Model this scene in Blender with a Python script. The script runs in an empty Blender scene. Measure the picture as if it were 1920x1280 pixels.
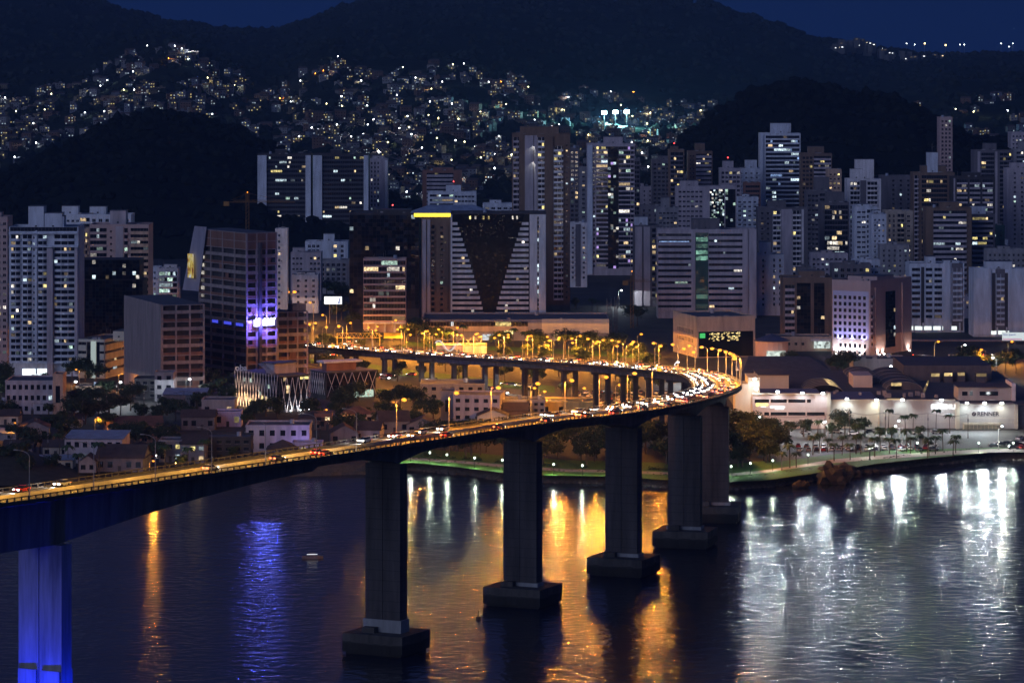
import bpy, math, random
from mathutils import Vector, Matrix, noise
R = math.radians
random.seed(7)
SC = bpy.context.scene
COL = SC.collection
# ---------------------------------------------------------------- camera, sky, light, exposure
F, H, Y0, CX = 7000.0, 155.0, 80.0, 960.0        # focal length in photo pixels, eye height, horizon row
cd = bpy.data.cameras.new('camera'); cam = bpy.data.objects.new('camera', cd); COL.objects.link(cam)
cam.location = (0, 0, H); cam.rotation_euler = (R(90), 0, 0)
cd.sensor_width = 36; cd.lens = F / 1920 * 36; cd.shift_y = -(640 - Y0) / 1920
cd.clip_start = 1; cd.clip_end = 60000
SC.camera = cam
W = bpy.data.worlds.new('World'); SC.world = W; W.use_nodes = True
_n = W.node_tree.nodes; _bg = _n['Background']
_sky = _n.new('ShaderNodeTexSky'); _sky.sky_type = 'NISHITA'; _sky.sun_disc = False
_sky.sun_elevation = R(-2.2); _sky.sun_rotation = R(215); _sky.altitude = 100; _sky.ozone_density = 3.0
_ad = _n.new('ShaderNodeMixRGB'); _ad.blend_type = 'ADD'; _ad.inputs[0].default_value = 1; _ad.inputs[2].default_value = (.008, .036, .185, 1)   # even night airglow on top of the last twilight
W.node_tree.links.new(_sky.outputs[0], _ad.inputs[1]); W.node_tree.links.new(_ad.outputs[0], _bg.inputs[0]); _bg.inputs[1].default_value = 0.085
sl = bpy.data.lights.new('dusk_glow', 'SUN'); sl.energy = 0.195; sl.angle = R(40); sl.color = (.60, .67, 1.0)
so = bpy.data.objects.new('dusk_glow', sl); COL.objects.link(so); so.rotation_euler = (R(75), 0, R(-35))
vs = SC.view_settings; vs.view_transform = 'Standard'; vs.look = 'None'; vs.exposure = 2; vs.gamma = 1
SC.render.engine = 'CYCLES'
cy = SC.cycles
cy.use_denoising = True; cy.max_bounces = 5; cy.diffuse_bounces = 2; cy.glossy_bounces = 3; cy.transmission_bounces = 2
cy.sample_clamp_indirect = 3; cy.caustics_reflective = False; cy.caustics_refractive = False
cy.blur_glossy = 1.0; cy.use_adaptive_sampling = True; cy.adaptive_threshold = 0.02
try: cy.denoising_input_passes = 'RGB_ALBEDO_NORMAL'
except Exception: pass

K = .25     # lamp power at exposure +2
# ---------------------------------------------------------------- pixel helpers
def gp(x, y, z=0.0):
    d = F * (H - z) / (y - Y0); return Vector(((x - CX) / F * d, d, z))
def pd(x, y, d): return Vector(((x - CX) / F * d, d, H - (y - Y0) * d / F))
def zy(y, d): return H - (y - Y0) * d / F
def interp(tab, x):
    if x <= tab[0][0]: return tab[0][1]
    for (a, b), (c, e) in zip(tab, tab[1:]):
        if x <= c:
            t = (x - a) / (c - a); t = t * t * (3 - 2 * t); return b + (e - b) * t
    return tab[-1][1]
GZ = 3.0     # city ground level above the water

# ---------------------------------------------------------------- materials
MATS = {}
def mat(name, col, rough=.8, var=.34, vs=.35, spec=.3, metal=0, bump=0, stretch=(1, 1, .16), bscale=None, joints=0):
    if name in MATS: return MATS[name]
    m = bpy.data.materials.new(name); m.use_nodes = True; nt = m.node_tree; n = nt.nodes; L = nt.links
    p = n['Principled BSDF']; p.inputs['Roughness'].default_value = rough; p.inputs['Metallic'].default_value = metal
    p.inputs['Specular IOR Level'].default_value = spec
    if var > 0:
        g = n.new('ShaderNodeNewGeometry'); mp = n.new('ShaderNodeMapping'); mp.inputs['Scale'].default_value = stretch
        nz = n.new('ShaderNodeTexNoise'); nz.inputs['Scale'].default_value = vs; nz.inputs['Detail'].default_value = 6; nz.inputs['Roughness'].default_value = .65
        L.new(g.outputs['Position'], mp.inputs[0]); L.new(mp.outputs[0], nz.inputs['Vector'])
        rp = n.new('ShaderNodeValToRGB'); e = rp.color_ramp.elements
        e[0].position = .3; e[1].position = .72
        e[0].color = tuple(c * (1 - var) for c in col) + (1,); e[1].color = tuple(min(1, c * (1 + var * .7)) for c in col) + (1,)
        L.new(nz.outputs[0], rp.inputs[0]); last = rp.outputs[0]
        if joints:      # pour joints every few metres and a dark tide band at the waterline
            sx = n.new('ShaderNodeSeparateXYZ'); L.new(g.outputs['Position'], sx.inputs[0])
            dv = n.new('ShaderNodeMath'); dv.operation = 'DIVIDE'; dv.inputs[1].default_value = joints; L.new(sx.outputs[2], dv.inputs[0]); fr = n.new('ShaderNodeMath'); fr.operation = 'FRACT'; L.new(dv.outputs[0], fr.inputs[0])
            lt_ = n.new('ShaderNodeMath'); lt_.operation = 'LESS_THAN'; lt_.inputs[1].default_value = .09; L.new(fr.outputs[0], lt_.inputs[0])
            td = n.new('ShaderNodeMath'); td.operation = 'LESS_THAN'; td.inputs[1].default_value = 1.9; ad_ = n.new('ShaderNodeMath'); ad_.operation = 'MULTIPLY_ADD'; ad_.inputs[1].default_value = -2.2; L.new(nz.outputs[0], ad_.inputs[0]); L.new(sx.outputs[2], ad_.inputs[2]); L.new(ad_.outputs[0], td.inputs[0])
            for src, amt in ((lt_, .3), (td, .65)):
                mx = n.new('ShaderNodeMixRGB'); mx.blend_type = 'MULTIPLY'; mx.inputs[2].default_value = (1 - amt, 1 - amt, 1 - amt, 1); L.new(src.outputs[0], mx.inputs[0]); L.new(last, mx.inputs[1]); last = mx.outputs[0]
        L.new(last, p.inputs['Base Color'])
        if bump:
            b = n.new('ShaderNodeBump'); b.inputs['Strength'].default_value = bump; b.inputs['Distance'].default_value = .3
            if bscale:
                nz2 = n.new('ShaderNodeTexNoise'); nz2.inputs['Scale'].default_value = bscale; L.new(g.outputs['Position'], nz2.inputs['Vector']); L.new(nz2.outputs[0], b.inputs['Height'])
            else: L.new(nz.outputs[0], b.inputs['Height'])
            L.new(b.outputs[0], p.inputs['Normal'])
    else: p.inputs['Base Color'].default_value = (*col, 1)
    MATS[name] = m; return m
def emit(name, col, s, sample=False, interior=0):
    s *= K
    if name in MATS: return MATS[name]
    m = bpy.data.materials.new(name); m.use_nodes = True; nt = m.node_tree; n = nt.nodes; L = nt.links
    p = n['Principled BSDF']; p.inputs['Base Color'].default_value = (.05, .05, .05, 1); p.inputs['Roughness'].default_value = .4
    p.inputs['Emission Color'].default_value = (*col, 1); p.inputs['Emission Strength'].default_value = s
    if interior:      # curtains, furniture and dim corners behind a lit pane
        g = n.new('ShaderNodeNewGeometry'); v = n.new('ShaderNodeTexVoronoi'); v.inputs['Scale'].default_value = interior
        L.new(g.outputs['Position'], v.inputs['Vector'])
        mr = n.new('ShaderNodeMapRange'); mr.inputs[1].default_value = 0; mr.inputs[2].default_value = 1; mr.inputs[3].default_value = s * .25; mr.inputs[4].default_value = s * 1.5
        sp = n.new('ShaderNodeSeparateColor'); L.new(v.outputs['Color'], sp.inputs[0]); L.new(sp.outputs[0], mr.inputs[0]); oi = n.new('ShaderNodeObjectInfo'); r2 = n.new('ShaderNodeMapRange'); r2.inputs[3].default_value = .07; r2.inputs[4].default_value = 1.5; pw = n.new('ShaderNodeMath'); pw.operation = 'POWER'; pw.inputs[1].default_value = 1.9; mu_ = n.new('ShaderNodeMath'); mu_.operation = 'MULTIPLY'; L.new(oi.outputs['Random'], pw.inputs[0]); L.new(pw.outputs[0], r2.inputs[0]); L.new(r2.outputs[0], mu_.inputs[0]); L.new(mr.outputs[0], mu_.inputs[1]); L.new(mu_.outputs[0], p.inputs['Emission Strength'])
    m.cycles.emission_sampling = 'FRONT' if sample else 'NONE'
    MATS[name] = m; return m
white = mat('white_render', (.74, .71, .73)); mauve = mat('mauve_render', (.46, .41, .45)); bluew = mat('cool_white_render', (.60, .64, .72))
beige = mat('beige_render', (.48, .40, .33)); brown = mat('brown_cladding', (.20, .135, .10)); brick = mat('brick_red', (.26, .13, .095))
grey = mat('grey_concrete', (.30, .29, .31)); dark = mat('dark_cladding', (.055, .05, .055)); dgrey = mat('dark_grey_render', (.15, .14, .16))
peach = mat('peach_render', (.55, .38, .28)); raw = mat('raw_concrete', (.30, .25, .25), bump=.2); cream = mat('cream_panel', (.62, .58, .47), var=.12)
pink = mat('pinkish_tile', (.50, .36, .34), var=.12)
roofm = mat('flat_roof_membrane', (.13, .13, .15)); tile = mat('clay_roof_tile', (.16, .085, .06)); tiled = mat('weathered_roof_tile', (.09, .065, .06)); zinc = mat('zinc_sheet_roof', (.35, .40, .50), rough=.45)
conc = mat('bridge_concrete', (.066, .060, .062), var=.6, bump=.15, stretch=(1, 1, .1), joints=2.6); concd = mat('stained_footing_concrete', (.075, .07, .066), var=.6, bump=.3, stretch=(1, 1, .2), joints=30)
asph = mat('asphalt', (.06, .058, .055), rough=.75, var=.3, stretch=(1, 1, 1)); paint = mat('road_paint', (.7, .68, .6), var=.2)
glass = mat('dark_window_glass', (.012, .013, .018), rough=.08, var=.3, vs=.6, spec=.6); glassb = mat('curtain_wall_glass', (.006, .007, .010), rough=.12, var=.4, vs=.5, spec=.16)
glassg = mat('green_tinted_glass', (.05, .12, .10), rough=.1, spec=.8)
steel = mat('galvanised_steel', (.30, .29, .28), rough=.5, var=.15, metal=.4); black = mat('black_metal', (.02, .02, .02), rough=.5, var=0)
grass = mat('lawn_grass', (.055, .15, .018), var=.5, vs=.8, stretch=(1, 1, 1), bump=.4); soil = mat('city_ground', (.055, .05, .047), var=.5, vs=.05, stretch=(1, 1, 1))
pave = mat('promenade_paving', (.34, .30, .26), var=.2, stretch=(1, 1, 1)); bark = mat('bark', (.09, .065, .045), bump=.3)
leafA = mat('leaf_dark_green', (.030, .050, .018), var=.5, vs=.9, rough=.6, stretch=(1, 1, 1)); leafB = mat('leaf_olive_green', (.05, .07, .02), var=.5, vs=.9, rough=.6, stretch=(1, 1, 1)); leafP = mat('palm_leaf_green', (.04, .075, .025), var=.4, rough=.5, stretch=(1, 1, 1))
hilln = mat('near_forest_slope', (.010, .012, .009), var=.6, vs=.03, rough=1, spec=0, stretch=(1, 1, 1)); hillm = mat('forest_slope', (.016, .022, .018), var=.6, vs=.02, rough=1, spec=0, stretch=(1, 1, 1)); rockm = mat('shore_rock', (.085, .075, .065), var=.5, vs=.7, bump=.5, stretch=(1, 1, 1)); bould = mat('boulder_granite', (.045, .038, .033), var=.6, vs=.3, bump=.5, stretch=(1, 1, 1))
LW = emit('lit_window_warm', (1, .72, .38), 1.1, interior=1.5); LY = emit('lit_window_yellow', (1, .82, .30), 1.4, interior=1.5)
LC = emit('lit_window_cool', (.72, .92, 1), 1.2, interior=1.5); LG = emit('lit_window_greenish', (.68, 1, .82), .9, interior=1.5); LN = emit('lit_window_neutral', (1, .92, .8), 1.2, interior=1.5)
LB = emit('lit_window_blue', (.35, .55, 1), .8, interior=1.5)
LITS = [LW, LW, LY, LC, LC, LN, LN, LG]
bulbO = emit('sodium_lamp_bowl', (1, .31, .02), 3.0); bulbW = emit('white_lamp_bowl', (.85, .95, 1), 14); bulbG = emit('mercury_lamp_bowl', (.75, 1, .8), 8); bulbY = emit('yellow_lamp_bowl', (1, .75, .3), 9)
redL = emit('red_beacon', (1, .05, .05), 9); tailM = emit('tail_light', (1, .07, .02), 22, sample=True); headM = emit('head_light', (1, .93, .8), 45)

# ---------------------------------------------------------------- mesh helpers
class MB:
    def __init__(s): s.v = []; s.f = []; s.m = []
    def box(s, x0, x1, y0, y1, z0, z1, m=0, M=None):
        b = len(s.v); c = [(x, y, z) for x in (x0, x1) for y in (y0, y1) for z in (z0, z1)]
        s.v += [tuple(M @ Vector(p)) for p in c] if M else c
        for f in ((0, 1, 3, 2), (4, 6, 7, 5), (0, 4, 5, 1), (2, 3, 7, 6), (0, 2, 6, 4), (1, 5, 7, 3)): s.f.append(tuple(b + i for i in f)); s.m.append(m)
    def quad(s, *p, m=0):
        b = len(s.v); s.v += [tuple(q) for q in p]; s.f.append(tuple(range(b, b + len(p)))); s.m.append(m)
    def bar(s, a, b, r, n=6, m=0, r2=None):
        a = Vector(a); b = Vector(b); d = b - a
        if d.length < 1e-6: return
        q = d.to_track_quat('Z', 'Y').to_matrix(); r2 = r if r2 is None else r2; k = len(s.v)
        for i in range(n):
            u = q @ Vector((math.cos(2 * math.pi * i / n), math.sin(2 * math.pi * i / n), 0)); s.v.append(tuple(a + u * r)); s.v.append(tuple(b + u * r2))
        for i in range(n):
            j = (i + 1) % n; s.f.append((k + 2 * i, k + 2 * j, k + 2 * j + 1, k + 2 * i + 1)); s.m.append(m)
        s.f.append(tuple(k + 2 * i for i in range(n))[::-1]); s.m.append(m); s.f.append(tuple(k + 2 * i + 1 for i in range(n))); s.m.append(m)
    def prism(s, pts, z0, z1, m=0, mt=None):     # counter-clockwise outline in plan
        k = len(s.v); n = len(pts); s.v += [(p[0], p[1], z0) for p in pts] + [(p[0], p[1], z1) for p in pts]
        for i in range(n):
            j = (i + 1) % n; s.f.append((k + i, k + j, k + n + j, k + n + i)); s.m.append(m)
        s.f.append(tuple(range(k + n, k + 2 * n))); s.m.append(m if mt is None else mt); s.f.append(tuple(range(k, k + n))[::-1]); s.m.append(m)
    def ball(s, c, r, m=0, sub=1, jit=0, sz=(1, 1, 1)):
        vs, fs = ICO[sub]; k = len(s.v)
        for v in vs:
            q = 1 + (random.uniform(-jit, jit) if jit else 0); s.v.append((c[0] + v[0] * r * q * sz[0], c[1] + v[1] * r * q * sz[1], c[2] + v[2] * r * q * sz[2]))
        for f in fs: s.f.append(tuple(k + i for i in f)); s.m.append(m)
    def mesh(s, name, mats, smooth=False):
        me = bpy.data.meshes.new(name); me.from_pydata(s.v, [], s.f)
        for m in (mats if isinstance(mats, (list, tuple)) else [mats]): me.materials.append(m)
        me.polygons.foreach_set('material_index', s.m)
        if smooth: me.polygons.foreach_set('use_smooth', [True] * len(s.f))
        me.update(); return me
    def build(s, name, mats, parent=None, smooth=False, kind=None):
        return link(name, s.mesh(name, mats, smooth), parent, kind)
def _ico():
    import bmesh
    out = {}
    for sub in (1, 2, 3):
        bm = bmesh.new(); bmesh.ops.create_icosphere(bm, subdivisions=sub, radius=1); bm.verts.index_update()
        out[sub] = ([tuple(v.co) for v in bm.verts], [tuple(v.index for v in f.verts) for f in bm.faces]); bm.free()
    return out
ICO = _ico()
def link(name, data, parent=None, kind=None):
    o = bpy.data.objects.new(name, data); COL.objects.link(o)
    if parent: o.parent = parent; CH.setdefault(parent, []).append(o)
    if kind: o['kind'] = kind
    return o
CH = {}
def tag(o, label, cat, group=None):
    o['label'] = label; o['category'] = cat
    if group: o['group'] = group
    return o
def thing(name, label, cat, loc=(0, 0, 0), rz=0, group=None):
    o = link(name, None); o.location = loc; o.rotation_euler = (0, 0, rz); o.empty_display_size = .5; return tag(o, label, cat, group)
CUBE = {}
def P(parent, name, m, x0, x1, y0, y1, z0, z1):      # one block, mesh data shared between alike pieces
    if m.name not in CUBE:
        b = MB(); b.box(-.5, .5, -.5, .5, -.5, .5); CUBE[m.name] = b.mesh('block_' + m.name, m)
    o = link(name, CUBE[m.name], parent); o.location = ((x0 + x1) / 2, (y0 + y1) / 2, (z0 + z1) / 2); o.scale = (abs(x1 - x0), abs(y1 - y0), abs(z1 - z0)); return o
def PS(block, name, m, x0, x1, y0, y1, z0, z1):      # a sub-part, given in the coordinates of the thing, under one of its blocks
    o = P(block, name, m, x0, x1, y0, y1, z0, z1); l, s = block.location, block.scale
    o.location = tuple((o.location[i] - l[i]) / s[i] for i in range(3)); o.scale = tuple(o.scale[i] / s[i] for i in range(3)); return o
def copy_tree(o, parent=None):
    c = o.copy(); COL.objects.link(c); c.parent = parent
    if parent: CH.setdefault(parent, []).append(c)
    for ch in CH.get(o, []): copy_tree(ch, c)
    return c
PROTO = {}
def place(key, make, loc, rz=0, label=None, cat=None, group=None, sc=1):
    if key not in PROTO: PROTO[key] = o = make()
    else: o = copy_tree(PROTO[key])
    o.location = loc; o.rotation_euler = (0, 0, rz); o.scale = (sc, sc, sc)
    if label: tag(o, label, cat, group)
    return o
ORD = ['first', 'second', 'third', 'fourth', 'fifth', 'sixth', 'seventh', 'eighth', 'ninth', 'tenth', 'eleventh', 'twelfth', 'thirteenth', 'fourteenth', 'fifteenth', 'sixteenth', 'seventeenth', 'eighteenth', 'nineteenth', 'twentieth']
def nth(i): return ORD[i] if i < 20 else 'twenty-' + ORD[i - 20] if i < 29 else str(i + 1) + 'th'
# ---------------------------------------------------------------- water
wm = bpy.data.materials.new('bay_water'); wm.use_nodes = True
def _water():
    nt = wm.node_tree; n = nt.nodes; L = nt.links; p = n['Principled BSDF']
    p.inputs['Base Color'].default_value = (.004, .008, .024, 1); p.inputs['IOR'].default_value = 1.33; p.inputs['Specular IOR Level'].default_value = .5
    g = n.new('ShaderNodeNewGeometry')
    big = n.new('ShaderNodeTexNoise'); big.inputs['Scale'].default_value = .012; big.inputs['Detail'].default_value = 3
    mp = n.new('ShaderNodeMapping'); mp.inputs['Scale'].default_value = (1, 1.8, 1); L.new(g.outputs['Position'], mp.inputs[0]); L.new(mp.outputs[0], big.inputs['Vector'])
    mr = n.new('ShaderNodeMapRange'); mr.inputs[1].default_value = .35; mr.inputs[2].default_value = .65; mr.inputs[3].default_value = .15; mr.inputs[4].default_value = .22
    L.new(big.outputs[0], mr.inputs[0]); L.new(mr.outputs[0], p.inputs['Roughness'])
    w1 = n.new('ShaderNodeTexNoise'); w1.inputs['Scale'].default_value = .26; w1.inputs['Detail'].default_value = 2; w1.inputs['Roughness'].default_value = .5; w1.inputs['Distortion'].default_value = .3
    mp2 = n.new('ShaderNodeMapping'); mp2.inputs['Scale'].default_value = (.8, 1, 1); mp2.inputs['Rotation'].default_value = (0, 0, .08); L.new(g.outputs['Position'], mp2.inputs[0]); L.new(mp2.outputs[0], w1.inputs['Vector'])
    b = n.new('ShaderNodeBump'); b.inputs['Strength'].default_value = 1; b.inputs['Distance'].default_value = .37
    L.new(w1.outputs[0], b.inputs['Height']); L.new(b.outputs[0], p.inputs['Normal'])
_water()
b = MB(); b.quad((-3900, -400, 0), (3900, -400, 0), (3900, 1800, 0), (-3900, 1800, 0)); b.build('water', wm, kind='structure')
# ---------------------------------------------------------------- ground sheet with its shoreline
SHORE = [(-2500, 905), (-600, 905), (0, 905), (200, 900), (400, 897), (560, 893), (680, 890), (770, 882), (860, 890), (950, 902), (1060, 906), (1160, 907), (1260, 915), (1370, 918), (1440, 914), (1500, 905), (1560, 897), (1640, 884), (1760, 871), (1860, 862), (1925, 864), (2100, 860), (4500, 860)]
def shore(x): return interp(SHORE, x)
b = MB(); xs = list(range(-2400, 4321, 20)); rows = []
for x in xs:
    p = gp(x, shore(x), 0); wob = noise.noise((x * .03, 0, 0)) * 2
    k = p.x / p.y; col = [(k * (p.y + 0), p.y + wob, -1.0), (k * (p.y + 2), p.y + 2 + wob, .9), (k * (p.y + 6), p.y + 6 + wob * .7, GZ)]
    for dd in (1700, 2200, 3000, 5000, 8000): col.append((k * dd, dd, GZ))
    rows.append(col)
for i, c in enumerate(rows):
    b.v += c
n = len(rows[0])
for i in range(len(rows) - 1):
    for j in range(n - 1): b.f.append((i * n + j, (i + 1) * n + j, (i + 1) * n + j + 1, i * n + j + 1)); b.m.append(1 if j < 2 else 0)
b.build('ground', [soil, rockm], kind='structure')
# shore lawn and promenade on the right and under the bridge
def strip(name, pts_near, pts_far, z, m, kind='structure', parent=None):
    b = MB(); b.v = []
    for (x, y), (x2, y2) in zip(pts_near, pts_far):
        b.v.append(tuple(gp(x, y, z))); b.v.append(tuple(gp(x2, y2, z)))
    for i in range(len(pts_near) - 1): b.f.append((2 * i, 2 * i + 2, 2 * i + 3, 2 * i + 1)); b.m.append(0)
    return b.build(name, m, kind=kind)
XS = [690, 770, 860, 950, 1060, 1160, 1260, 1370, 1440, 1500, 1560, 1640, 1760, 1860, 1980]
def sh(o): return [(x, shore(x) - o - 1) for x in XS]
pathY = [(690, 865), (770, 862), (860, 868), (950, 876), (1060, 884), (1160, 886), (1260, 890), (1370, 892), (1440, 885), (1500, 876), (1560, 868), (1640, 861), (1760, 853), (1860, 848), (1980, 846)]
def lawn_near(x): return shore(x) - 14.5
strip('lawn', [(x, lawn_near(x)) for x in XS], [(x, interp(pathY, x) - 22) for x in XS], GZ + .03, grass)
strip('promenade', pathY, [(x, y - (5 if x < 1560 else 7)) for x, y in pathY], GZ + .045, pave)
# car park and streets as sheets
strip('car_park', [(1455, 866), (1560, 851), (1700, 842), (1930, 838)], [(1455, 806), (1560, 806), (1700, 808), (1930, 812)], GZ + .06, asph)
strip('avenue', [(560, 722), (760, 742), (1000, 765), (1260, 775), (1400, 770)], [(560, 612), (760, 640), (1000, 655), (1260, 668), (1400, 668)], GZ + .05, asph)
strip('street', [(0, 868), (250, 862), (480, 852), (700, 832), (900, 806)], [(0, 858), (250, 853), (480, 843), (700, 824), (900, 799)], GZ + .05, asph)
strip('side_street', [(128, 760), (180, 800), (240, 850)], [(118, 700), (165, 760), (230, 806)], GZ + .065, asph)
strip('avenue', [(1700, 690), (1800, 690), (1960, 692)], [(1700, 648), (1800, 650), (1960, 655)], GZ + .05, asph)
for pn, pf in (([(575, 690), (680, 694), (760, 706), (900, 722), (1040, 736)], [(575, 672), (680, 680), (760, 692), (900, 708), (1040, 724)]), ([(700, 668), (860, 676), (1060, 690), (1240, 704)], [(700, 658), (860, 666), (1060, 680), (1240, 694)]), ([(760, 648), (900, 656), (1100, 666), (1240, 674)], [(760, 640), (900, 648), (1100, 656), (1240, 664)]), ([(690, 740), (790, 752), (900, 764)], [(690, 726), (790, 738), (900, 750)])):
    strip('verge', pn, pf, GZ + .08, grass)
# lane marks of the car park and the avenue
for (xa, ya, xb, yb, n_) in ((700, 700, 1230, 742, 26), (690, 690, 1230, 728, 26)):
    b = MB()
    for i in range(n_):
        t = i / n_; p = gp(xa + (xb - xa) * t, ya + (yb - ya) * t, GZ + .07); q = gp(xa + (xb - xa) * (t + .45 / n_), ya + (yb - ya) * (t + .45 / n_), GZ + .07)
        d = (q - p).normalized(); s_ = Vector((d.y, -d.x, 0)) * .12; b.quad(p - s_, p + s_, q + s_, q - s_)
    b.build('lane_marks', paint, kind='structure')

# ---------------------------------------------------------------- hills behind the city
YT = [(-400, 165), (0, 165), (120, 158), (190, 130), (250, 100), (300, 92), (350, 95), (420, 135), (520, 158), (620, 112), (700, 130), (860, 122), (950, 140), (1130, 175), (1280, 192), (1400, 208), (1700, 205), (1800, 180), (1920, 178), (2300, 178)]
YR = [(-400, -70), (0, -52), (110, -25), (170, 4), (250, 30), (330, 48), (450, 61), (520, 58), (560, 46), (640, 20), (700, 8), (760, -4), (840, 2), (900, -4), (980, -12), (1080, -12), (1160, 2), (1240, -2), (1320, 6), (1400, 36), (1450, 52), (1540, 76), (1640, 98), (1750, 104), (1920, 104), (2300, 104)]
def ty(x, d):
    if d < 2700: return Y0 + F * (H - GZ + 1) / d
    if d < 4300:
        s = (d - 2700) / 1600; return 474 + (interp(YT, x) - 474) * s ** .9
    s = (d - 4300) / 2200
    if d <= 6500: return interp(YT, x) + (interp(YR, x) - interp(YT, x)) * s ** .8
    return interp(YR, x) + (d - 6500) * .03
def tz(x, d):
    a = min(1, max(0, (d - 2700) / 600)); X = (x - CX) / F * d
    return zy(ty(x, d), d) + a * (noise.noise((X * .006, d * .006, 1)) * 9 + noise.noise((X * .025, d * .025, 4)) * 3.5)
def ground_at(x, y):      # pixel to a point on the slope
    lo, hi = 2650., 6500.
    for _ in range(40):
        d = (lo + hi) / 2
        if zy(y, d) > tz(x, d): lo = d
        else: hi = d
    d = (lo + hi) / 2; return Vector(((x - CX) / F * d, d, tz(x, d)))
b = MB(); xs = list(range(-400, 2301, 9)); ds = [2640 + 45 * i for i in range(37)] + [4320 + 60 * i for i in range(37)] + [6560, 6700, 7000, 7600]
for x in xs:
    for d in ds: b.v.append(((x - CX) / F * d, d, tz(x, d) if d < 7500 else -5))
n = len(ds)
for i in range(len(xs) - 1):
    for j in range(n - 1): b.f.append((i * n + j, (i + 1) * n + j, (i + 1) * n + j + 1, i * n + j + 1)); b.m.append(0)
b.build('hills', hillm, smooth=True, kind='structure')
def hill(name, sil, d0, depth, base):
    b = MB(); x0, x1 = sil[0][0], sil[-1][0]; N = 90; K = 26
    for i in range(N + 1):
        x = x0 + (x1 - x0) * i / N; zt = zy(interp(sil, x), d0)
        for j in range(K + 1):
            t = j / K * 2 - 1; d = d0 + t * depth * (1 if t < 0 else .9); s = math.cos(t * math.pi / 2) ** .75 if abs(t) < 1 else 0
            X = (x - CX) / F * (d * .35 + d0 * .65)
            b.v.append((X, d, base + (zt - base) * s + noise.noise((X * .03, d * .03, 9)) * 4 * s + noise.noise((X * .1, d * .1, 3)) * 1.6 * s - 2))
    for i in range(N):
        for j in range(K): b.f.append((i * (K + 1) + j, (i + 1) * (K + 1) + j, (i + 1) * (K + 1) + j + 1, i * (K + 1) + j + 1)); b.m.append(0)
    b.build(name, hilln, smooth=True, kind='structure'); return b
hl = hill('forested_hill', [(-220, 470), (-120, 400), (0, 333), (60, 308), (115, 276), (170, 250), (230, 225), (310, 213), (370, 222), (430, 240), (490, 268), (560, 300), (640, 332), (700, 355), (760, 388), (820, 440), (850, 480)], 2950, 330, 2)
hr = hill('forested_hill', [(1180, 440), (1230, 330), (1270, 275), (1310, 243), (1360, 205), (1420, 166), (1490, 154), (1560, 166), (1600, 177), (1660, 180), (1720, 205), (1780, 240), (1810, 262), (1860, 258), (1910, 262), (1980, 300), (2100, 400), (2160, 450)], 3150, 420, 2)
def canopy(name, src, n, rmin, rmax, m=None):
    b = MB(); pts = random.sample(src, min(n, len(src)))
    for p in pts:
        r = random.uniform(rmin, rmax); b.ball((p[0] + random.uniform(-4, 4), p[1] + random.uniform(-4, 4), p[2] + r * .35), r, sub=1, jit=.3, sz=(1, 1, .8))
    return b.build(name, m or hillm, kind='stuff')
tag(canopy('hill_canopy', hl.v, 2200, 2.5, 6, hilln), 'dark treetops covering the hill behind the left towers', 'treetops')
tag(canopy('hill_canopy', hr.v, 2200, 2.5, 6, hilln), 'dark treetops covering the round hill behind the right towers', 'treetops')
src = [((x - CX) / F * d, d, tz(x, d)) for x, d in ((random.uniform(-60, 1980), random.choice([random.uniform(2900, 4300), random.uniform(4300, 6500), random.uniform(6300, 6510)])) for _ in range(5200))]
tag(canopy('hill_canopy', src, 5200, 4, 8), 'dark treetops along the far ridge and slopes', 'treetops')

# ---------------------------------------------------------------- the evening air
hm_ = bpy.data.materials.new('evening_haze'); hm_.use_nodes = True
def _haze():
    nt = hm_.node_tree; nt.nodes.remove(nt.nodes['Principled BSDF']); v = nt.nodes.new('ShaderNodeVolumePrincipled')
    v.inputs['Color'].default_value = (.38, .58, 1, 1); v.inputs['Density'].default_value = 5e-5; v.inputs['Anisotropy'].default_value = .2
    nt.links.new(v.outputs[0], nt.nodes['Material Output'].inputs['Volume'])
_haze()
b = MB(); b.box(-4300, 4300, -500, 8200, -8, 330); tag(b.build('haze', hm_, kind='stuff'), 'thin evening haze over the bay and the city', 'haze')
cy.volume_bounces = 0
# ---------------------------------------------------------------- the bridge
def cp(x, y, z): return gp(x, y, z)
_a = cp(84, 924, 56); _b = cp(729, 830, 53)
CTRL = [_a + (_a - _b) * 1.3, _a + (_a - _b) * .5, _a, _b, cp(980, 792, 50), cp(1170, 770, 47.5), cp(1285, 749, 45), cp(1338, 733, 42), cp(1341, 719, 38), cp(1318, 705.5, 34), cp(1270, 697, 31), cp(1200, 690, 27.5), cp(1080, 680, 23), cp(915, 671, 19), cp(830, 666, 16), cp(700, 656, 13.5), cp(580, 648, 11.5), cp(430, 641, 8)]
CTRL[0].z = 60; CTRL[1].z = 58
def _smooth():
    pts = []
    for i in range(len(CTRL) - 1):
        p0 = CTRL[max(0, i - 1)]; p1 = CTRL[i]; p2 = CTRL[i + 1]; p3 = CTRL[min(len(CTRL) - 1, i + 2)]
        for k in range(30):
            t = k / 30; pts.append(.5 * ((2 * p1) + (p2 - p0) * t + (2 * p0 - 5 * p1 + 4 * p2 - p3) * t * t + (3 * p1 - p0 - 3 * p2 + p3) * t ** 3))
    pts.append(CTRL[-1].copy())
    for _ in range(40): pts = [pts[0]] + [(pts[i - 1] + pts[i] * 2 + pts[i + 1]) / 4 for i in range(1, len(pts) - 1)] + [pts[-1]]
    out = [pts[0]]; acc = 0; step = 2.0
    for a, c in zip(pts, pts[1:]):
        L_ = (c - a).length; t = step - acc
        while t <= L_: out.append(a + (c - a) * (t / L_)); t += step
        acc = L_ - (t - step)
    return out
PATH = _smooth(); NP = len(PATH)
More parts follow.
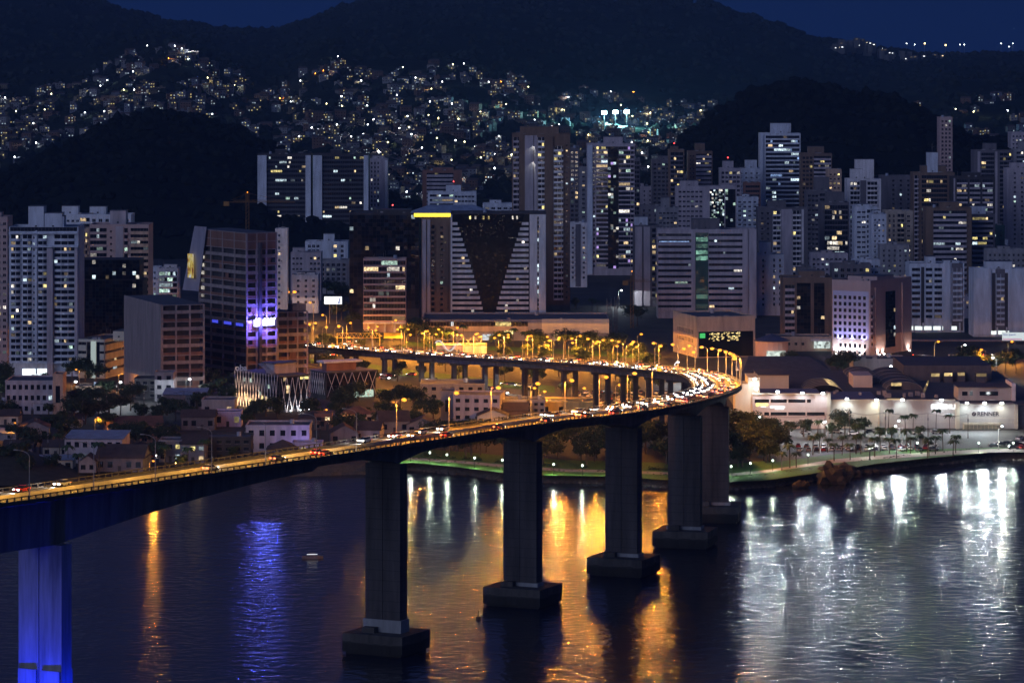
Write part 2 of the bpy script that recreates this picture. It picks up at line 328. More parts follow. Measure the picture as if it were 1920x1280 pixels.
def frame(s):      # s in metres along the deck
    i = min(NP - 2, max(0, int(s / 2))); t = s / 2 - i; p = PATH[i] + (PATH[i + 1] - PATH[i]) * t
    a = PATH[max(0, i - 4)]; c = PATH[min(NP - 1, i + 5)]; h = Vector((c.x - a.x, c.y - a.y, 0)).normalized()
    return p, h, Vector((h.y, -h.x, 0))
LEN = (NP - 1) * 2.0
def on(s, off, dz=0):
    p, h, r = frame(s); q = p + r * off; q.z += dz; return q
def s_near(pt): return min(range(NP), key=lambda i: (PATH[i] - pt).length) * 2.0
PIERS = [s_near(c) for c in CTRL[2:8]]
bridge = thing('bridge', 'long curving concrete road bridge on tall piers sweeping over the bay', 'bridge', (0, 0, 0))
def sweep(name, prof, s0, s1, m, parent, step=4, closed=True, kind=None, smooth=False):
    b = MB(); ss = []; s = s0
    while s < s1 - .1: ss.append(s); s += step
    ss.append(s1); k = None
    for s in ss:
        pr = prof(s); k = len(pr)
        for off, dz in pr: b.v.append(tuple(on(s, off, dz)))
    for i in range(len(ss) - 1):
        for j in range(k if closed else k - 1):
            j2 = (j + 1) % k; b.f.append((i * k + j, (i + 1) * k + j, (i + 1) * k + j2, i * k + j2)); b.m.append(0)
    if closed: b.f.append(tuple(range(k))); b.m.append(0); b.f.append(tuple(range((len(ss) - 1) * k, len(ss) * k))[::-1]); b.m.append(0)
    return b.build(name, m, parent, smooth=smooth, kind=kind)
sAp = s_near(CTRL[8])
def hw(s): return 7.3 + 1.2 * math.exp(-((s - sAp) / 60) ** 2)
deck = sweep('deck_slab', lambda s: [(-hw(s) - .25, -.5), (-hw(s) - .25, 0), (hw(s) + .25, 0), (hw(s) + .25, -.5)], 0, LEN, conc, bridge)
sweep('road_surface', lambda s: [(-hw(s) + .3, .03), (hw(s) - .3, .03)], 0, LEN, asph, bridge, closed=False)
sweep('median_barrier', lambda s: [(-.3, .04), (-.12, .75), (.12, .75), (.3, .04)], 0, LEN, mat('barrier_concrete', (.35, .32, .28)), bridge)
for sd in (-1, 1):
    sweep('parapet_kerb', lambda s: [(sd * hw(s) - .2, .01), (sd * hw(s) - .2, .38), (sd * hw(s) + .2, .38), (sd * hw(s) + .2, .01)], 0, LEN, conc, bridge)
    rl = sweep('handrail', lambda s: [(sd * hw(s) - .09, 1.0), (sd * hw(s) - .09, 1.2), (sd * hw(s) + .09, 1.2), (sd * hw(s) + .09, 1.0)], 0, LEN, conc, bridge)
    b = MB(); s = 1.
    while s < LEN:
        p, h, r = frame(s); q = p + r * sd * hw(s); M = Matrix.Translation(q) @ Matrix.Rotation(math.atan2(h.y, h.x), 4, 'Z'); b.box(-.16, .16, -.12, .12, .38, 1.0, M=M); s += 2.6
    b.build('rail_posts', conc, rl, kind='stuff')
for off in (-3.6, 3.6):
    b = MB(); s = 0
    while s < LEN - 4:
        p1 = on(s, off, .04); p2 = on(s + 3, off, .04); _, h, r = frame(s); b.quad(p1 - r * .08, p1 + r * .08, p2 + r * .08, p2 - r * .08); s += 9
    b.build('lane_dashes', paint, bridge, kind='stuff')
def haunch(s):
    if s < PIERS[1] - 40:     # the long side span arches down to the lit pier
        t = min(1, max(0, (s - PIERS[0]) / (PIERS[1] - PIERS[0] - 40))); return 3.6 + 7.4 * (1 - t) ** 1.7
    if s > PIERS[-1] + 40: return 2.9
    dm = min(abs(s - q) for q in PIERS[1:]); return 2.6 + 2.4 * max(0, 1 - dm / 22) ** 1.8
_s = PIERS[-1] + 52; FARP = []
while _s < LEN - 30: FARP.append(_s); _s += 36
edges = [0] + PIERS + FARP + [LEN]
for a, c in zip(edges, edges[1:]):
    sweep('girder', lambda s: [(-5.4, -.5), (-3.9, -1.3), (-3.6, -haunch(s)), (3.6, -haunch(s)), (3.9, -1.3), (5.4, -.5)], a + .03, c - .03, mat('girder_concrete', (.16, .155, .16), var=.5, bump=.15, stretch=(1, 1, .1), joints=40), bridge, step=3)
def orient(s):
    p, h, r = frame(s); return p, math.atan2(h.y, h.x)
bluel = emit('blue_floodlight_lens', (.1, .15, 1), 30)
for i, s in enumerate(PIERS):
    p, a = orient(s); base = Vector((p.x, p.y, 0)); top = p.z - haunch(s) - .02
    pr = link('pier', None, bridge); pr.location = base; pr.rotation_euler = (0, 0, a)
    b = MB()
    if i == 0:
        b2 = MB()
        for sgn in (-1, 1):
            o = [(-1.9, -2.6), (1.9, -2.6), (2.1, 2.6), (-2.1, 2.6)]
            b.prism([(x, y + sgn * 3.1) for x, y in o], 3, top)
            for xx in (-2.6, 2.1): b2.box(xx, xx + .5, sgn * 3.1 - 2.4, sgn * 3.1 + 2.4, 3, 17.5)
        b.box(-1.6, 1.6, -.6, .6, 3, top - .1)
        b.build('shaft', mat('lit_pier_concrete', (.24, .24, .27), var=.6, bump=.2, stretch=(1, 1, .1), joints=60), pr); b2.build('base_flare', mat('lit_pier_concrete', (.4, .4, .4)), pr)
        P(pr, 'footing', concd, -10, 10, -11, 11, -3, 3)
        for (fx, fy, tx) in ((-9, -4, 20), (-9, 4.5, 16), (1, -10, 40)):
            P(pr, 'floodlight_housing', black, fx - .4, fx + .4, fy - .4, fy + .4, 3.01, 3.5)
            P(pr, 'floodlight_lens', bluel, fx - .35, fx + .35, fy - .35, fy + .35, 3.51, 3.56)
            ld = bpy.data.lights.new('flood_beam', 'SPOT'); ld.energy = 40000 * K; ld.color = (.004, .022, 1); ld.spot_size = R(80); ld.spot_blend = .6; ld.shadow_soft_size = .4
            lo = bpy.data.objects.new('flood_beam', ld); COL.objects.link(lo); lo.parent = pr; lo.location = (fx, fy, 3.7)
            lo.rotation_euler = (Vector((fx * -1.0, (math.copysign(3.1, fy) - fy) if fy else 0, tx))).to_track_quat('-Z', 'Y').to_euler()
    else:
        for sgn in (-1, 1): b.prism([(-1.9, -2.45 + sgn * 2.55), (1.9, -2.45 + sgn * 2.55), (1.9, 2.45 + sgn * 2.55), (-1.9, 2.45 + sgn * 2.55)], 5.2, top)
        b.box(-1.7, 1.7, -.3, .3, 5.2, top - .05)
        b.build('shaft', conc, pr)
        P(pr, 'shaft_collar', mat('pale_concrete', (.28, .29, .30)), -2.3, 2.3, -5.5, 5.5, 5.19, 8.4 if i == 1 else 6.2)
        fb = MB(); fb.box(-7.5, 7.5, -8.6, 8.6, .6, 5.2); fb.box(-6.8, 6.8, -7.9, 7.9, -4, .6); fb.build('footing', concd, pr)
        P(pr, 'access_hatch', concd, -4.6, -2.6, 1, 4.5, 5.21, 6.6)
        P(pr, 'bearing_block', conc, -1.5, 1.5, -3.4, 3.4, top + .03, top + .3)
for s in FARP:
    p, a = orient(s)
    pr = link('pier', None, bridge); pr.location = (p.x, p.y, GZ); pr.rotation_euler = (0, 0, a); top = p.z - haunch(s) - GZ - .05
    for sgn in (-1, 1):
        b = MB(); b.prism([(-.95, sgn * 2.6 - .9), (.95, sgn * 2.6 - .9), (.95, sgn * 2.6 + .9), (-.95, sgn * 2.6 + .9)], -.5, top - .9); b.build('column', conc, pr)
    P(pr, 'pier_cap', conc, -1.2, 1.2, -4.2, 4.2, top - .9, top)
# ---------------------------------------------------------------- lamps
def spot(parent, loc, e, col, size=178.5, blend=0, rad=.3, aim=None):
    ld = bpy.data.lights.new('lamp_beam', 'SPOT'); ld.energy = e * K; ld.color = col; ld.spot_size = R(size); ld.spot_blend = blend; ld.shadow_soft_size = rad
    lo = bpy.data.objects.new('lamp_beam', ld); COL.objects.link(lo); lo.parent = parent; lo.location = loc; CH.setdefault(parent, []).append(lo)
    if aim is not None: lo.rotation_euler = Vector(aim).to_track_quat('-Z', 'Y').to_euler()
    return lo
SOD = (1, .36, .035); COOL = (.82, .93, 1); MERC = (.8, 1, .85)
def make_lamp(h, arm, bulb, e, col, double=False, rb=.66):
    def f():
        t = thing('street_lamp', 'lamp', 'street lamp')
        b = MB(); b.bar((0, 0, 0), (0, 0, h - 1.2), .14, r2=.09)
        b.build('pole', steel, t)
        b = MB(); b.bar((0, 0, 0), (0, 0, .9), .26); b.build('pole_base', steel, t)
        for sg in ((1, -1) if double else (1,)):
            b = MB(); pr = None
            for k in range(7):
                an = k / 6 * math.pi / 2; q = (sg * arm * (1 - math.cos(an)), 0, h - 1.2 + 1.2 * math.sin(an))
                if pr: b.bar(pr, q, .08)
                pr = q
            b.build('arm', steel, t)
            x = sg * (arm + .35)
            b = MB(); b.prism([(x - .75, -.2), (x + .75, -.14), (x + .75, .14), (x - .75, .2)], h - .02, h + .2); lum = b.build('luminaire', steel, t)
            b = MB(); b.ball((x, 0, h - .12), rb, sub=2, sz=(1.1, .9, .72)); b.build('lamp_bowl', bulb, lum, smooth=True)
            spot(t, (x, 0, h - .62), e, col)
        return t
    return f
def lamp_at(x, y, h, key, mk, label, rz=None, z=GZ, group='street lamps of the city'):
    p = gp(x, y, z + h); p.z = z
    return place(key, mk, p, random.choice([-.4, -.2, 0, .2, math.pi]) if rz is None else rz, label, 'street lamp', group)
bl = make_lamp(9.5, 1.9, bulbO, 42000, SOD)
def lamp_on(s, side, label, lit=True):
    p, h, r = frame(s); q = on(s, side * (hw(s) + .05), .3); an = math.atan2(h.y, h.x) + (math.pi / 2 if side > 0 else -math.pi / 2)
    place('bridge_lamp', bl, q, an, label, 'street lamp', 'orange lamps along the bridge')
def s_at_px(x, lo, hi, off=0):
    best = None
    s = lo
    while s < hi:
        q = on(s, off, 0); px = CX + q.x / q.y * F
        if best is None or abs(px - x) < best[0]: best = (abs(px - x), s)
        s += 1
    return best[1]
# near stretch, on the inner (upper) edge
for i, x in enumerate((745, 843, 923, 997, 1062, 1125, 1178, 1225)):
    s = s_at_px(x, PIERS[0], sAp, -7); lamp_on(s, -1, 'orange bridge lamp on the near straight, ' + nth(i) + ' from the left')
# the bend and the far stretch, outer edge
s = sAp - 40; i = 0
while s < LEN - 40:
    lamp_on(s, 1, 'orange bridge lamp on the outer parapet past the bend, ' + nth(i) + ' from the bend'); s += 21 if s < sAp + 120 else 27; i += 1
s = sAp + 40; i = 0
while s < LEN - 60:
    lamp_on(s, -1, 'orange bridge lamp on the inner parapet past the bend, ' + nth(i) + ' from the bend'); s += 46; i += 1
# hooded poles on the near edge, with unseen downlights onto the deck
def hooded_lamp():
    t = thing('street_lamp', 'x', 'street lamp'); b = MB(); b.bar((0, 0, 0), (0, 0, 9.3), .14, r2=.09); b.build('pole', steel, t)
    b = MB(); pr = (0, 0, 9.2)
    for k in range(1, 7):
        q = (3.2 * (1 - math.cos(k / 6 * 1.5)), 0, 9.2 + 1.3 * math.sin(k / 6 * 1.5)); b.bar(pr, q, .07); pr = q
    b.build('arm', steel, t); P(t, 'luminaire', steel, 3, 4.1, -.17, .17, 10.4, 10.6); spot(t, (3.5, 0, 10.3), 20000, (1, .50, .07), 140, .4); return t
for i, x in enumerate((55, 175, 290, 395, 497, 590, 665)):
    s = s_at_px(x, 0, PIERS[1], 7); p, h, r = frame(s)
    place('hooded_lamp', hooded_lamp, on(s, hw(s) + .05, .3), math.atan2(h.y, h.x) + math.pi / 2, 'slim hooded lamp pole on the near bridge parapet, ' + nth(i) + ' from the left edge', 'street lamp', 'hooded lamps on the near parapet')
# city avenue lamps, by the pixel of the lamp head
CITY = [(588, 567), (650, 605), (628, 612), (662, 632), (700, 612), (735, 600), (758, 617), (762, 627), (795, 620), (811, 626), (830, 617), (850, 614), (850, 627), (891, 631), (903, 625), (935, 633), (946, 627), (980, 636), (989, 629), (1022, 638), (1034, 631), (1066, 642), (1081, 629), (1080, 634), (1110, 643), (1124, 637), (1149, 648), (1168, 640), (1195, 626), (1186, 650), (585, 605), (612, 590)]
sl_ = make_lamp(11, 1.6, bulbO, 42000, SOD)
for i, (x, y) in enumerate(sorted(CITY)): lamp_at(x, y, 11, 'city_lamp', sl_, 'orange street lamp behind the far viaduct, ' + nth(i) + ' from the left')
tl = make_lamp(22, 1.4, bulbO, 70000, SOD, double=True, rb=.9)
lamp_at(546, 547, 22, 'mast_lamp', tl, 'tallest orange mast lamp right of the unfinished tower')
UND = [(1010, 727), (1014, 733), (1072, 722), (1088, 727), (1154, 721), (920, 733), (936, 740), (1182, 712), (1210, 715)]
for i, (x, y) in enumerate(sorted(UND)): lamp_at(x, y, 9, 'low_lamp', make_lamp(9, 1.4, bulbO, 14000, SOD), 'orange lamp in the gap under the far viaduct, ' + nth(i) + ' from the left')
LOWL = [(178, 782), (21, 792), (606, 767), (731, 753), (223, 700), (149, 692), (305, 828), (280, 863)]
for i, (x, y) in enumerate(sorted(LOWL)): lamp_at(x, y, 7, 'house_lamp', make_lamp(7, 1.1, bulbO, 5200, SOD, rb=.42), 'orange lamp among the low houses, ' + nth(i) + ' from the left')
WHT = [(84, 715), (135, 715), (219, 716), (349, 710), (988, 702), (1528, 688), (1627, 703), (1641, 710), (1664, 686), (1752, 690), (1803, 646), (1868, 670), (1265, 678), (517, 563), (1160, 544)]
for i, (x, y) in enumerate(sorted(WHT)): lamp_at(x, y, 10, 'white_lamp', make_lamp(10, 1.2, bulbW, 14000, COOL, rb=.55), 'bright white street lamp standing inland, ' + nth(i) + ' from the left')
for i, (x, y) in enumerate(((1430, 780), (1541, 790), (1552, 791), (1692, 788), (1686, 798), (1872, 798))): lamp_at(x, y, 9, 'mall_lamp', make_lamp(9, 1.0, bulbW, 6500, COOL, rb=.42), 'white lamp post in front of the shopping centre, ' + nth(i) + ' from the left')
for i, (x, y) in enumerate(((1752, 640), (1890, 640), (1848, 655))): lamp_at(x, y, 11, 'city_lamp', sl_, 'orange street lamp on the right avenue, ' + nth(i) + ' from the left')
def park_lamp():
    t = thing('park_lamp', 'x', 'park lamp'); b = MB(); b.bar((0, 0, 0), (0, 0, 3.4), .07); b.build('pole', black, t)
    b = MB(); b.ball((0, 0, 3.7), .36, sub=2); b.build('globe', bulbG, t, smooth=True); spot(t, (0, 0, 3.3), 2000, MERC, rad=.2); return t
PK = [(1371, 874), (1407, 868), (1449, 863), (1515, 852), (1630, 840), (1720, 830), (1835, 830), (806, 848), (838, 852), (890, 858), (942, 862), (1038, 870), (1092, 872), (1140, 873), (1190, 878), (1900, 830), (770, 846)]
for i, (x, y) in enumerate(sorted(PK)):
    p = gp(x, y, GZ + 3.7); p.z = GZ; place('park_lamp', park_lamp, p, 0, 'small globe lamp on the shore promenade, ' + nth(i) + ' from the left', 'park lamp', 'globe lamps on the promenade')
# ---------------------------------------------------------------- buildings
glassc = mat('bronze_pane_glass', (.030, .022, .020), rough=.15, spec=.3); glassd = mat('blue_pane_glass', (.018, .024, .040), rough=.15, spec=.3)
class Bld:
    """A block: front face seen between photo columns; th turns it; xc is the near corner when two faces show."""
    def __init__(s, name, label, xl, xr, ytop, d, m, th=0, xc=None, dep=18, cat='building', group=None, body=True, zb=GZ):
        t = R(th); c, sn = math.cos(t), math.sin(t); kl = (xl - CX) / F; kr = (xr - CX) / F; s.d = d; s.th = t; s.xl, s.xr = xl, xr
        if xc is None or th == 0:
            s.W = (kr * d - kl * d) / (c - kr * sn); s.D = dep; o = Vector((kl * d, d, zb)); s.fx = (xl, xr)
        else:
            kc = (xc - CX) / F; X = kc * d
            if th > 0: s.W = (kr * d - X) / (c - kr * sn); s.D = (X - kl * d) / (sn + kl * c); o = Vector((X, d, zb)); s.fx = (xc, xr); s.sx = ('L', xl, xc)
            else: s.W = (X - kl * d) / (c - kl * sn); s.D = (kr * d - X) / (-sn - kr * c); o = Vector((X - s.W * c, d - s.W * sn, zb)); s.fx = (xl, xc); s.sx = ('R', xc, xr)
            s.D = max(4, min(70, s.D))
        s.o = thing(name, label, cat, o, t, group); s.h = zy(ytop, d) - zb; s.m = m; s.zb = zb
        if body: P(s.o, 'wall', m, 0, s.W, 0, s.D, 0, s.h)
    def V(s, y): return zy(y, s.d) - s.zb
    def face(s, side='F'): return Face(s, side)
class Face:
    def __init__(f, b, side):
        f.b = b; f.side = side; f.L = b.W if side == 'F' else b.D
        if side == 'F': f.xa, f.xb = b.fx
        elif hasattr(b, 'sx') and b.sx[0] == side: f.xa, f.xb = b.sx[1:]
        else: f.xa, f.xb = 0, 1
    def U(f, x): return (x - f.xa) / (f.xb - f.xa) * f.L
    def xyz(f, u, v, n):
        b = f.b
        return (u, -n, v) if f.side == 'F' else (b.W + n, u, v) if f.side == 'R' else (-n, b.D - u, v)
    def box(f, name, m, u0, u1, v0, v1, n0, n1, parent=None):
        p = f.xyz(u0, v0, n0); q = f.xyz(u1, v1, n1)
        return P(parent or f.b.o, name, m, min(p[0], q[0]), max(p[0], q[0]), min(p[1], q[1]), max(p[1], q[1]), v0, v1)
    def px(f, name, m, x0, x1, y0, y1, n0, n1): return f.box(name, m, f.U(x0), f.U(x1), f.b.V(y1), f.b.V(y0), n0, n1)
    def addto(f, mb, u0, u1, v0, v1, n0, n1, m=0):
        p = f.xyz(u0, v0, n0); q = f.xyz(u1, v1, n1); mb.box(min(p[0], q[0]), max(p[0], q[0]), min(p[1], q[1]), max(p[1], q[1]), v0, v1, m)
def lit(f, u0, u1, v0, v1, n, pool=LITS): return f.box('lit_window', random.choice(pool), u0, u1, v0, v1, n, n + .03)
def bands(f, u0, u1, v0, v1, fh=3.2, bh=1.5, m=None, pl=.04, out=.45, pool=LITS, gl=None, mul=1.6):
    f.box('glazing', gl or glass, u0, u1, v0, v1, .01, .06); n = max(1, round((v1 - v0) / fh)); fh = (v1 - v0) / n
    mb = MB(); u = u0
    while u < u1: f.addto(mb, u - .06, u + .06, v0, v1, .06, .14); u += mul
    mb.build('mullions', dgrey, f.b.o, kind='stuff')
    for i in range(n):
        f.box('spandrel', m or f.b.m, u0, u1, v0 + i * fh, v0 + i * fh + bh, .06, out); u = u0 + .2
        while u < u1 - 1.5:
            w = random.choice([1.4, 1.5, 3, 3.1])
            if random.random() < pl:
                if random.random() < .2: w = min(u1 - u - .2, random.uniform(5, 9))
                lit(f, u, min(u1 - .1, u + w - .15), v0 + i * fh + bh + .1, v0 + (i + 1) * fh - .1, .07, pool)
            u += w
def punched(f, u0, u1, v0, v1, fh=3.05, sp=3.2, ww=1.3, wh=1.3, pl=.06, pool=LITS, sm=None):
    if sp == 3.2: sp = random.choice([2.5, 2.9, 3.4, 4.2]); ww = random.choice([1.0, 1.3, 1.7, sp * .6]); wh = random.choice([1.1, 1.3, 1.6])
    n = max(1, round((v1 - v0) / fh)); fh = (v1 - v0) / n; c = max(1, round((u1 - u0) / sp)); sp = (u1 - u0) / c; ww = min(ww, sp * .8); mb = MB(); var = random.randrange(5)
    if var in (1, 4):
        for i in range(n + 1): f.addto(mb, u0, u1, v0 + i * fh - .12, v0 + i * fh + .12, .01, .22, 1)
    if var in (2, 4):
        for j in range(c + 1): f.addto(mb, u0 + j * sp - .18, u0 + j * sp + .18, v0, v1, .01, .32, 1)
    if var == 3:
        for j in range(0, c, 3):
            for i in range(n): u = u0 + (j + .5) * sp; f.addto(mb, u - sp * .48, u + sp * .48, v0 + i * fh - .1, v0 + i * fh + .9, .01, 1.0, 1)
    for i in range(n):
        for j in range(c):
            u = u0 + (j + .5) * sp; v = v0 + i * fh + .95
            if random.random() < pl: lit(f, u - ww / 2, u + ww / 2, v, v + wh, .04, pool)
            else: f.addto(mb, u - ww / 2, u + ww / 2, v, v + wh, .01, .04)
            if random.random() < .14: f.addto(mb, u + ww / 2 + .2, u + ww / 2 + 1.0, v - .1, v + .45, .01, .5, 2)
            f.addto(mb, u - ww / 2 - .1, u + ww / 2 + .1, v - .14, v, .01, .16, 1); f.addto(mb, u - .05, u + .05, v, v + wh, .045, .08, 1)
    mb.build('windows', [glass, sm or f.b.m, grey], f.b.o, kind='stuff')
def balconies(f, u0, u1, v0, v1, fh=3.0, m=None, pl=.08, out=1.2, pool=LITS, ph=1.05, curve=False):
    f.box('balcony_recess', glass, u0 + .1, u1 - .1, v0, v1, .01, .05); n = max(1, round((v1 - v0) / fh)); fh = (v1 - v0) / n; W_ = u1 - u0
    mb = MB(); uu = u0 + .1
    while uu < u1: f.addto(mb, uu - .12, uu + .12, v0, v1, .05, .12); uu += max(2.2, W_ / 3)
    mb.build('window_piers', m or f.b.m, f.b.o, kind='stuff')
    key = ('bal', round(W_, 2), (m or f.b.m).name, f.side, out, curve)
    if key not in PROTO:
        b = MB()
        def bx(a, c, z0, z1, n0, n1):
            if f.side == 'F': b.box(a, c, -n1, -n0, z0, z1)
            elif f.side == 'R': b.box(n0, n1, a, c, z0, z1)
            else: b.box(-n1, -n0, -c, -a, z0, z1)
        if curve and f.side == 'F':
            N = 6; pts = [(W_ * k / N, -.35 - (out - .35) * math.sin(math.pi * k / N)) for k in range(N + 1)]
            b.prism([(0, -.06)] + pts + [(W_, -.06)], -.12, ph)
        else:
            bx(0, W_, -.15, .05, .06, out); bx(0, W_, .05, ph, out - .15, out); bx(0, .15, .05, ph, .06, out - .15); bx(W_ - .15, W_, .05, ph, .06, out - .15)
        PROTO[key] = b.mesh('balcony', m or f.b.m)
    for i in range(n):
        o = link('balcony', PROTO[key], f.b.o); o.location = f.xyz(u0, v0 + i * fh, 0)
        u = u0 + .3
        while u < u1 - 1:
            if random.random() < pl: lit(f, u, min(u1 - .2, u + random.uniform(.9, 2.2)), v0 + i * fh + .9, v0 + (i + 1) * fh - .35, .06, pool)
            u += 2.2
def curtain(f, u0, u1, v0, v1, pw=1.6, ph=1.7, pl=.012, gl=None, tilt=.02, pool=LITS):
    mb = MB(); nu = max(1, round((u1 - u0) / pw)); nv = max(1, round((v1 - v0) / ph)); pw = (u1 - u0) / nu; ph = (v1 - v0) / nv
    for i in range(nu):
        for j in range(nv):
            a, c, e, g = u0 + i * pw + .04, u0 + (i + 1) * pw - .04, v0 + j * ph + .04, v0 + (j + 1) * ph - .04
            if random.random() < pl: lit(f, a, c, e, g, .2, pool); continue
            t1, t2 = random.gauss(0, tilt), random.gauss(0, tilt)
            q = [f.xyz(a, e, .12 - t1 - t2), f.xyz(c, e, .12 + t1 - t2), f.xyz(c, g, .12 + t1 + t2), f.xyz(a, g, .12 - t1 + t2)]
            mb.quad(*q, m=random.choices((0, 1, 2), (.6, .25, .15))[0])
    mb.build('glass_panes', [gl or glassb, gl or glassc, gl or glassd], f.b.o, kind='stuff')
    f.box('pane_backing', dark, u0, u1, v0, v1, .005, .02)
def fin(f, u0, u1, v0, v1, n=.5, m=None, name='wall_fin'): return f.box(name, m or white, u0, u1, v0, v1, .02, n)
def rooftop(b, pents=(), par=.9, m=None, ant=False, beacon=False):
    """parapet, lift houses and tanks; pents = (xl, xr, ytop) in photo pixels"""
    m = m or b.m; o = b.o; W_, D_, h = b.W, b.D, b.h
    P(o, 'roof', roofm, .3, W_ - .3, .3, D_ - .3, h + .003, h + .06)
    P(o, 'parapet', m, 0, W_, 0, .3, h + .004, h + par); P(o, 'parapet', m, 0, W_, D_ - .3, D_, h + .004, h + par)
    P(o, 'parapet', m, 0, .3, .3, D_ - .3, h + .004, h + par); P(o, 'parapet', m, W_ - .3, W_, .3, D_ - .3, h + .004, h + par)
    last = None
    for k, q in enumerate(pents):
        xl, xr, yt = q[:3]; u0 = (xl - b.fx[0]) / (b.fx[1] - b.fx[0]) * W_; u1 = (xr - b.fx[0]) / (b.fx[1] - b.fx[0]) * W_; y0 = D_ * .25 + .37 * k; z1 = b.V(yt) + .2
        u0 = max(.4, u0) if u0 > -1 else u0; last = P(o, 'lift_house', q[3] if len(q) > 3 else m, u0, u1, y0, y0 + max(4, D_ * .4), h + .063, max(h + 1, z1))
        PS(last, 'lift_house_roof', roofm, u0 - .15, u1 + .15, y0 - .15, y0 + max(4, D_ * .4) + .15, max(h + 1, z1) + .003, max(h + 1, z1) + .2)
        PS(last, 'louvre', dark, (u0 + u1) / 2 - .5, (u0 + u1) / 2 + .4, y0 - .04, y0 - .005, h + 1.2, h + 2)
    for _ in range(2):
        u = random.uniform(.15, .8) * W_; P(o, 'rooftop_unit', grey, u, u + random.uniform(1, 2.4), D_ * .08, D_ * .08 + 1.5, h + .07, h + random.uniform(.9, 1.7))
    mb = MB()
    for _ in range(random.randint(2, 4)): u, y = random.uniform(.1, .9) * W_, random.uniform(.1, .9) * D_; mb.bar((u, y, h), (u, y, h + random.uniform(2, 5)), .05, n=4)
    mb.build('aerials', steel, o, kind='stuff')
    if random.random() < .6: u = random.uniform(.2, .8) * W_; mb = MB(); mb.bar((u, D_ * .8, h + .06), (u, D_ * .8, h + 2.1), 1.0, n=10); mb.build('water_tank', zinc, o)
    if ant or beacon:
        zt = b.V(pents[0][2]) if pents else h; u = W_ * .5 if not pents else ((pents[0][0] + pents[0][1]) / 2 - b.fx[0]) / (b.fx[1] - b.fx[0]) * W_
        mb = MB(); mb.bar((u, D_ * .4, zt + .3), (u, D_ * .4, zt + (6 if ant else 2.5)), .1); mb.build('antenna', steel, o)
        if beacon: mb = MB(); mb.ball((u, D_ * .4, zt + (6 if ant else 2.5)), .45, sub=1); mb.build('beacon', redL, o)
def tower(label, xl, xr, ytop, d, m, segs, pents=(), th=0, xc=None, dep=18, side=None, fh=3.05, pl=.06, name='apartment_tower', cat='tower', pool=LITS, **kw):
    """segs: (code, x0, x1[, extra]) over the front face in photo pixels, side the same for the second face"""
    b = Bld(name, label, xl, xr, ytop, d, m, th, xc, dep, cat)
    for sd, sg in (('F', segs), (getattr(b, 'sx', ('R',))[0], side)):
        if not sg: continue
        f = b.face(sd)
        for q in sg:
            code, x0, x1 = q[:3]; ex = dict(q[3]) if len(q) > 3 else {}
            u0, u1 = max(.05, f.U(x0)), min(f.L - .05, f.U(x1))
            if u1 - u0 < .5: continue
            v0 = ex.pop('v0', 4.5); v1 = ex.pop('v1', b.h - 1.0)
            e2 = dict(pl=pl * 1.5, pool=pool); e2.update(ex)
            if code == 'B': bands(f, u0, u1, v0, v1, **{'fh': fh, **e2})
            elif code == 'P': punched(f, u0, u1, v0, v1, **{'fh': fh, **e2})
            elif code == 'K': balconies(f, u0, u1, v0, v1, **{'fh': fh, **e2})
            elif code == 'G': curtain(f, u0, u1, v0, v1, **e2)
            elif code == 'W': fin(f, u0, u1, ex.get('z0', .5), v1 + .9, ex.get('n', .5), ex.get('m', white))
    rooftop(b, pents, **kw); return b
# --- far left group
tower('pinkish tower with small windows cut by the left picture edge', -50, 14, 410, 1760, pink, [('P', -50, 14, dict(sp=2.8))], [(-30, 0, 400)], pl=.1)
b = Bld('apartment_tower', 'tall white tower with curved balconies at the far left', 17, 147, 432, 1702, bluew, dep=24, cat='tower'); f = b.face()
for (x0, x1, cv) in ((20, 40, 1), (42, 60, 1), (71, 88, 1), (101, 140, 1)): balconies(f, f.U(x0), f.U(x1), 6, b.V(440), fh=2.8, pl=.17, curve=True, out=1.6)
punched(f, f.U(61), f.U(66), 6, b.V(440), fh=2.8, sp=2, ww=1, wh=1, pl=.12); fin(f, f.U(67), f.U(70), 1, b.h, .9, bluew); fin(f, f.U(89), f.U(100), 1, b.V(465), 2.4, mauve); fin(f, f.U(141), f.U(146), 1, b.V(465), 1.6, mauve)
for y in (437, 462, 668, 680): f.box('cornice', bluew, 0, b.W, b.V(y) - .3, b.V(y) + .3, .05, 1.9)
bands(f, .5, b.W - .5, b.V(436), b.V(426), fh=4, bh=.6, pl=.02); rooftop(b, [(50, 79, 389), (80, 113, 402), (100, 116, 408)], par=1.6)
f.box('ground_floor_glow', emit('lit_lobby', (.8, .95, 1), 2.2, sample=True), f.U(42), f.U(90), .2, 3.4, .02, .08)
tower('white blue tower with two box lift houses behind the curved tower', 112, 246, 405, 1960, bluew, [('P', 114, 150), ('B', 150, 168, dict(bh=1.2)), ('P', 170, 244)], [(114, 145, 388), (166, 197, 389)], pl=.12)
tower('narrow orange lit balcony tower squeezed beside the pinkish tower', 140, 167, 432, 1900, peach, [('K', 143, 164)], [(146, 156, 426)], pl=.35, pool=[LW, LY])
tower('pinkish tower with long balcony bands and rooftop garden lights', 168, 279, 424, 1850, pink, [('B', 169, 200, dict(bh=1.3)), ('W', 217, 231, dict(m=mauve)), ('P', 200, 216, dict(sp=6, ww=1, wh=1)), ('K', 232, 240), ('B', 245, 278, dict(bh=1.6, m=peach, out=1.2))], [(204, 234, 397, mauve)], pl=.09, dep=22)
b = Bld('office_building', 'dark mirror glass block beside the curved white tower', 147, 268, 525, 1775, dark, dep=22); f = b.face(); curtain(f, .2, b.W - .2, .5, b.h - .2, tilt=.02, pl=.02)  # a few glowing panes added to give the dark glass its sparkle
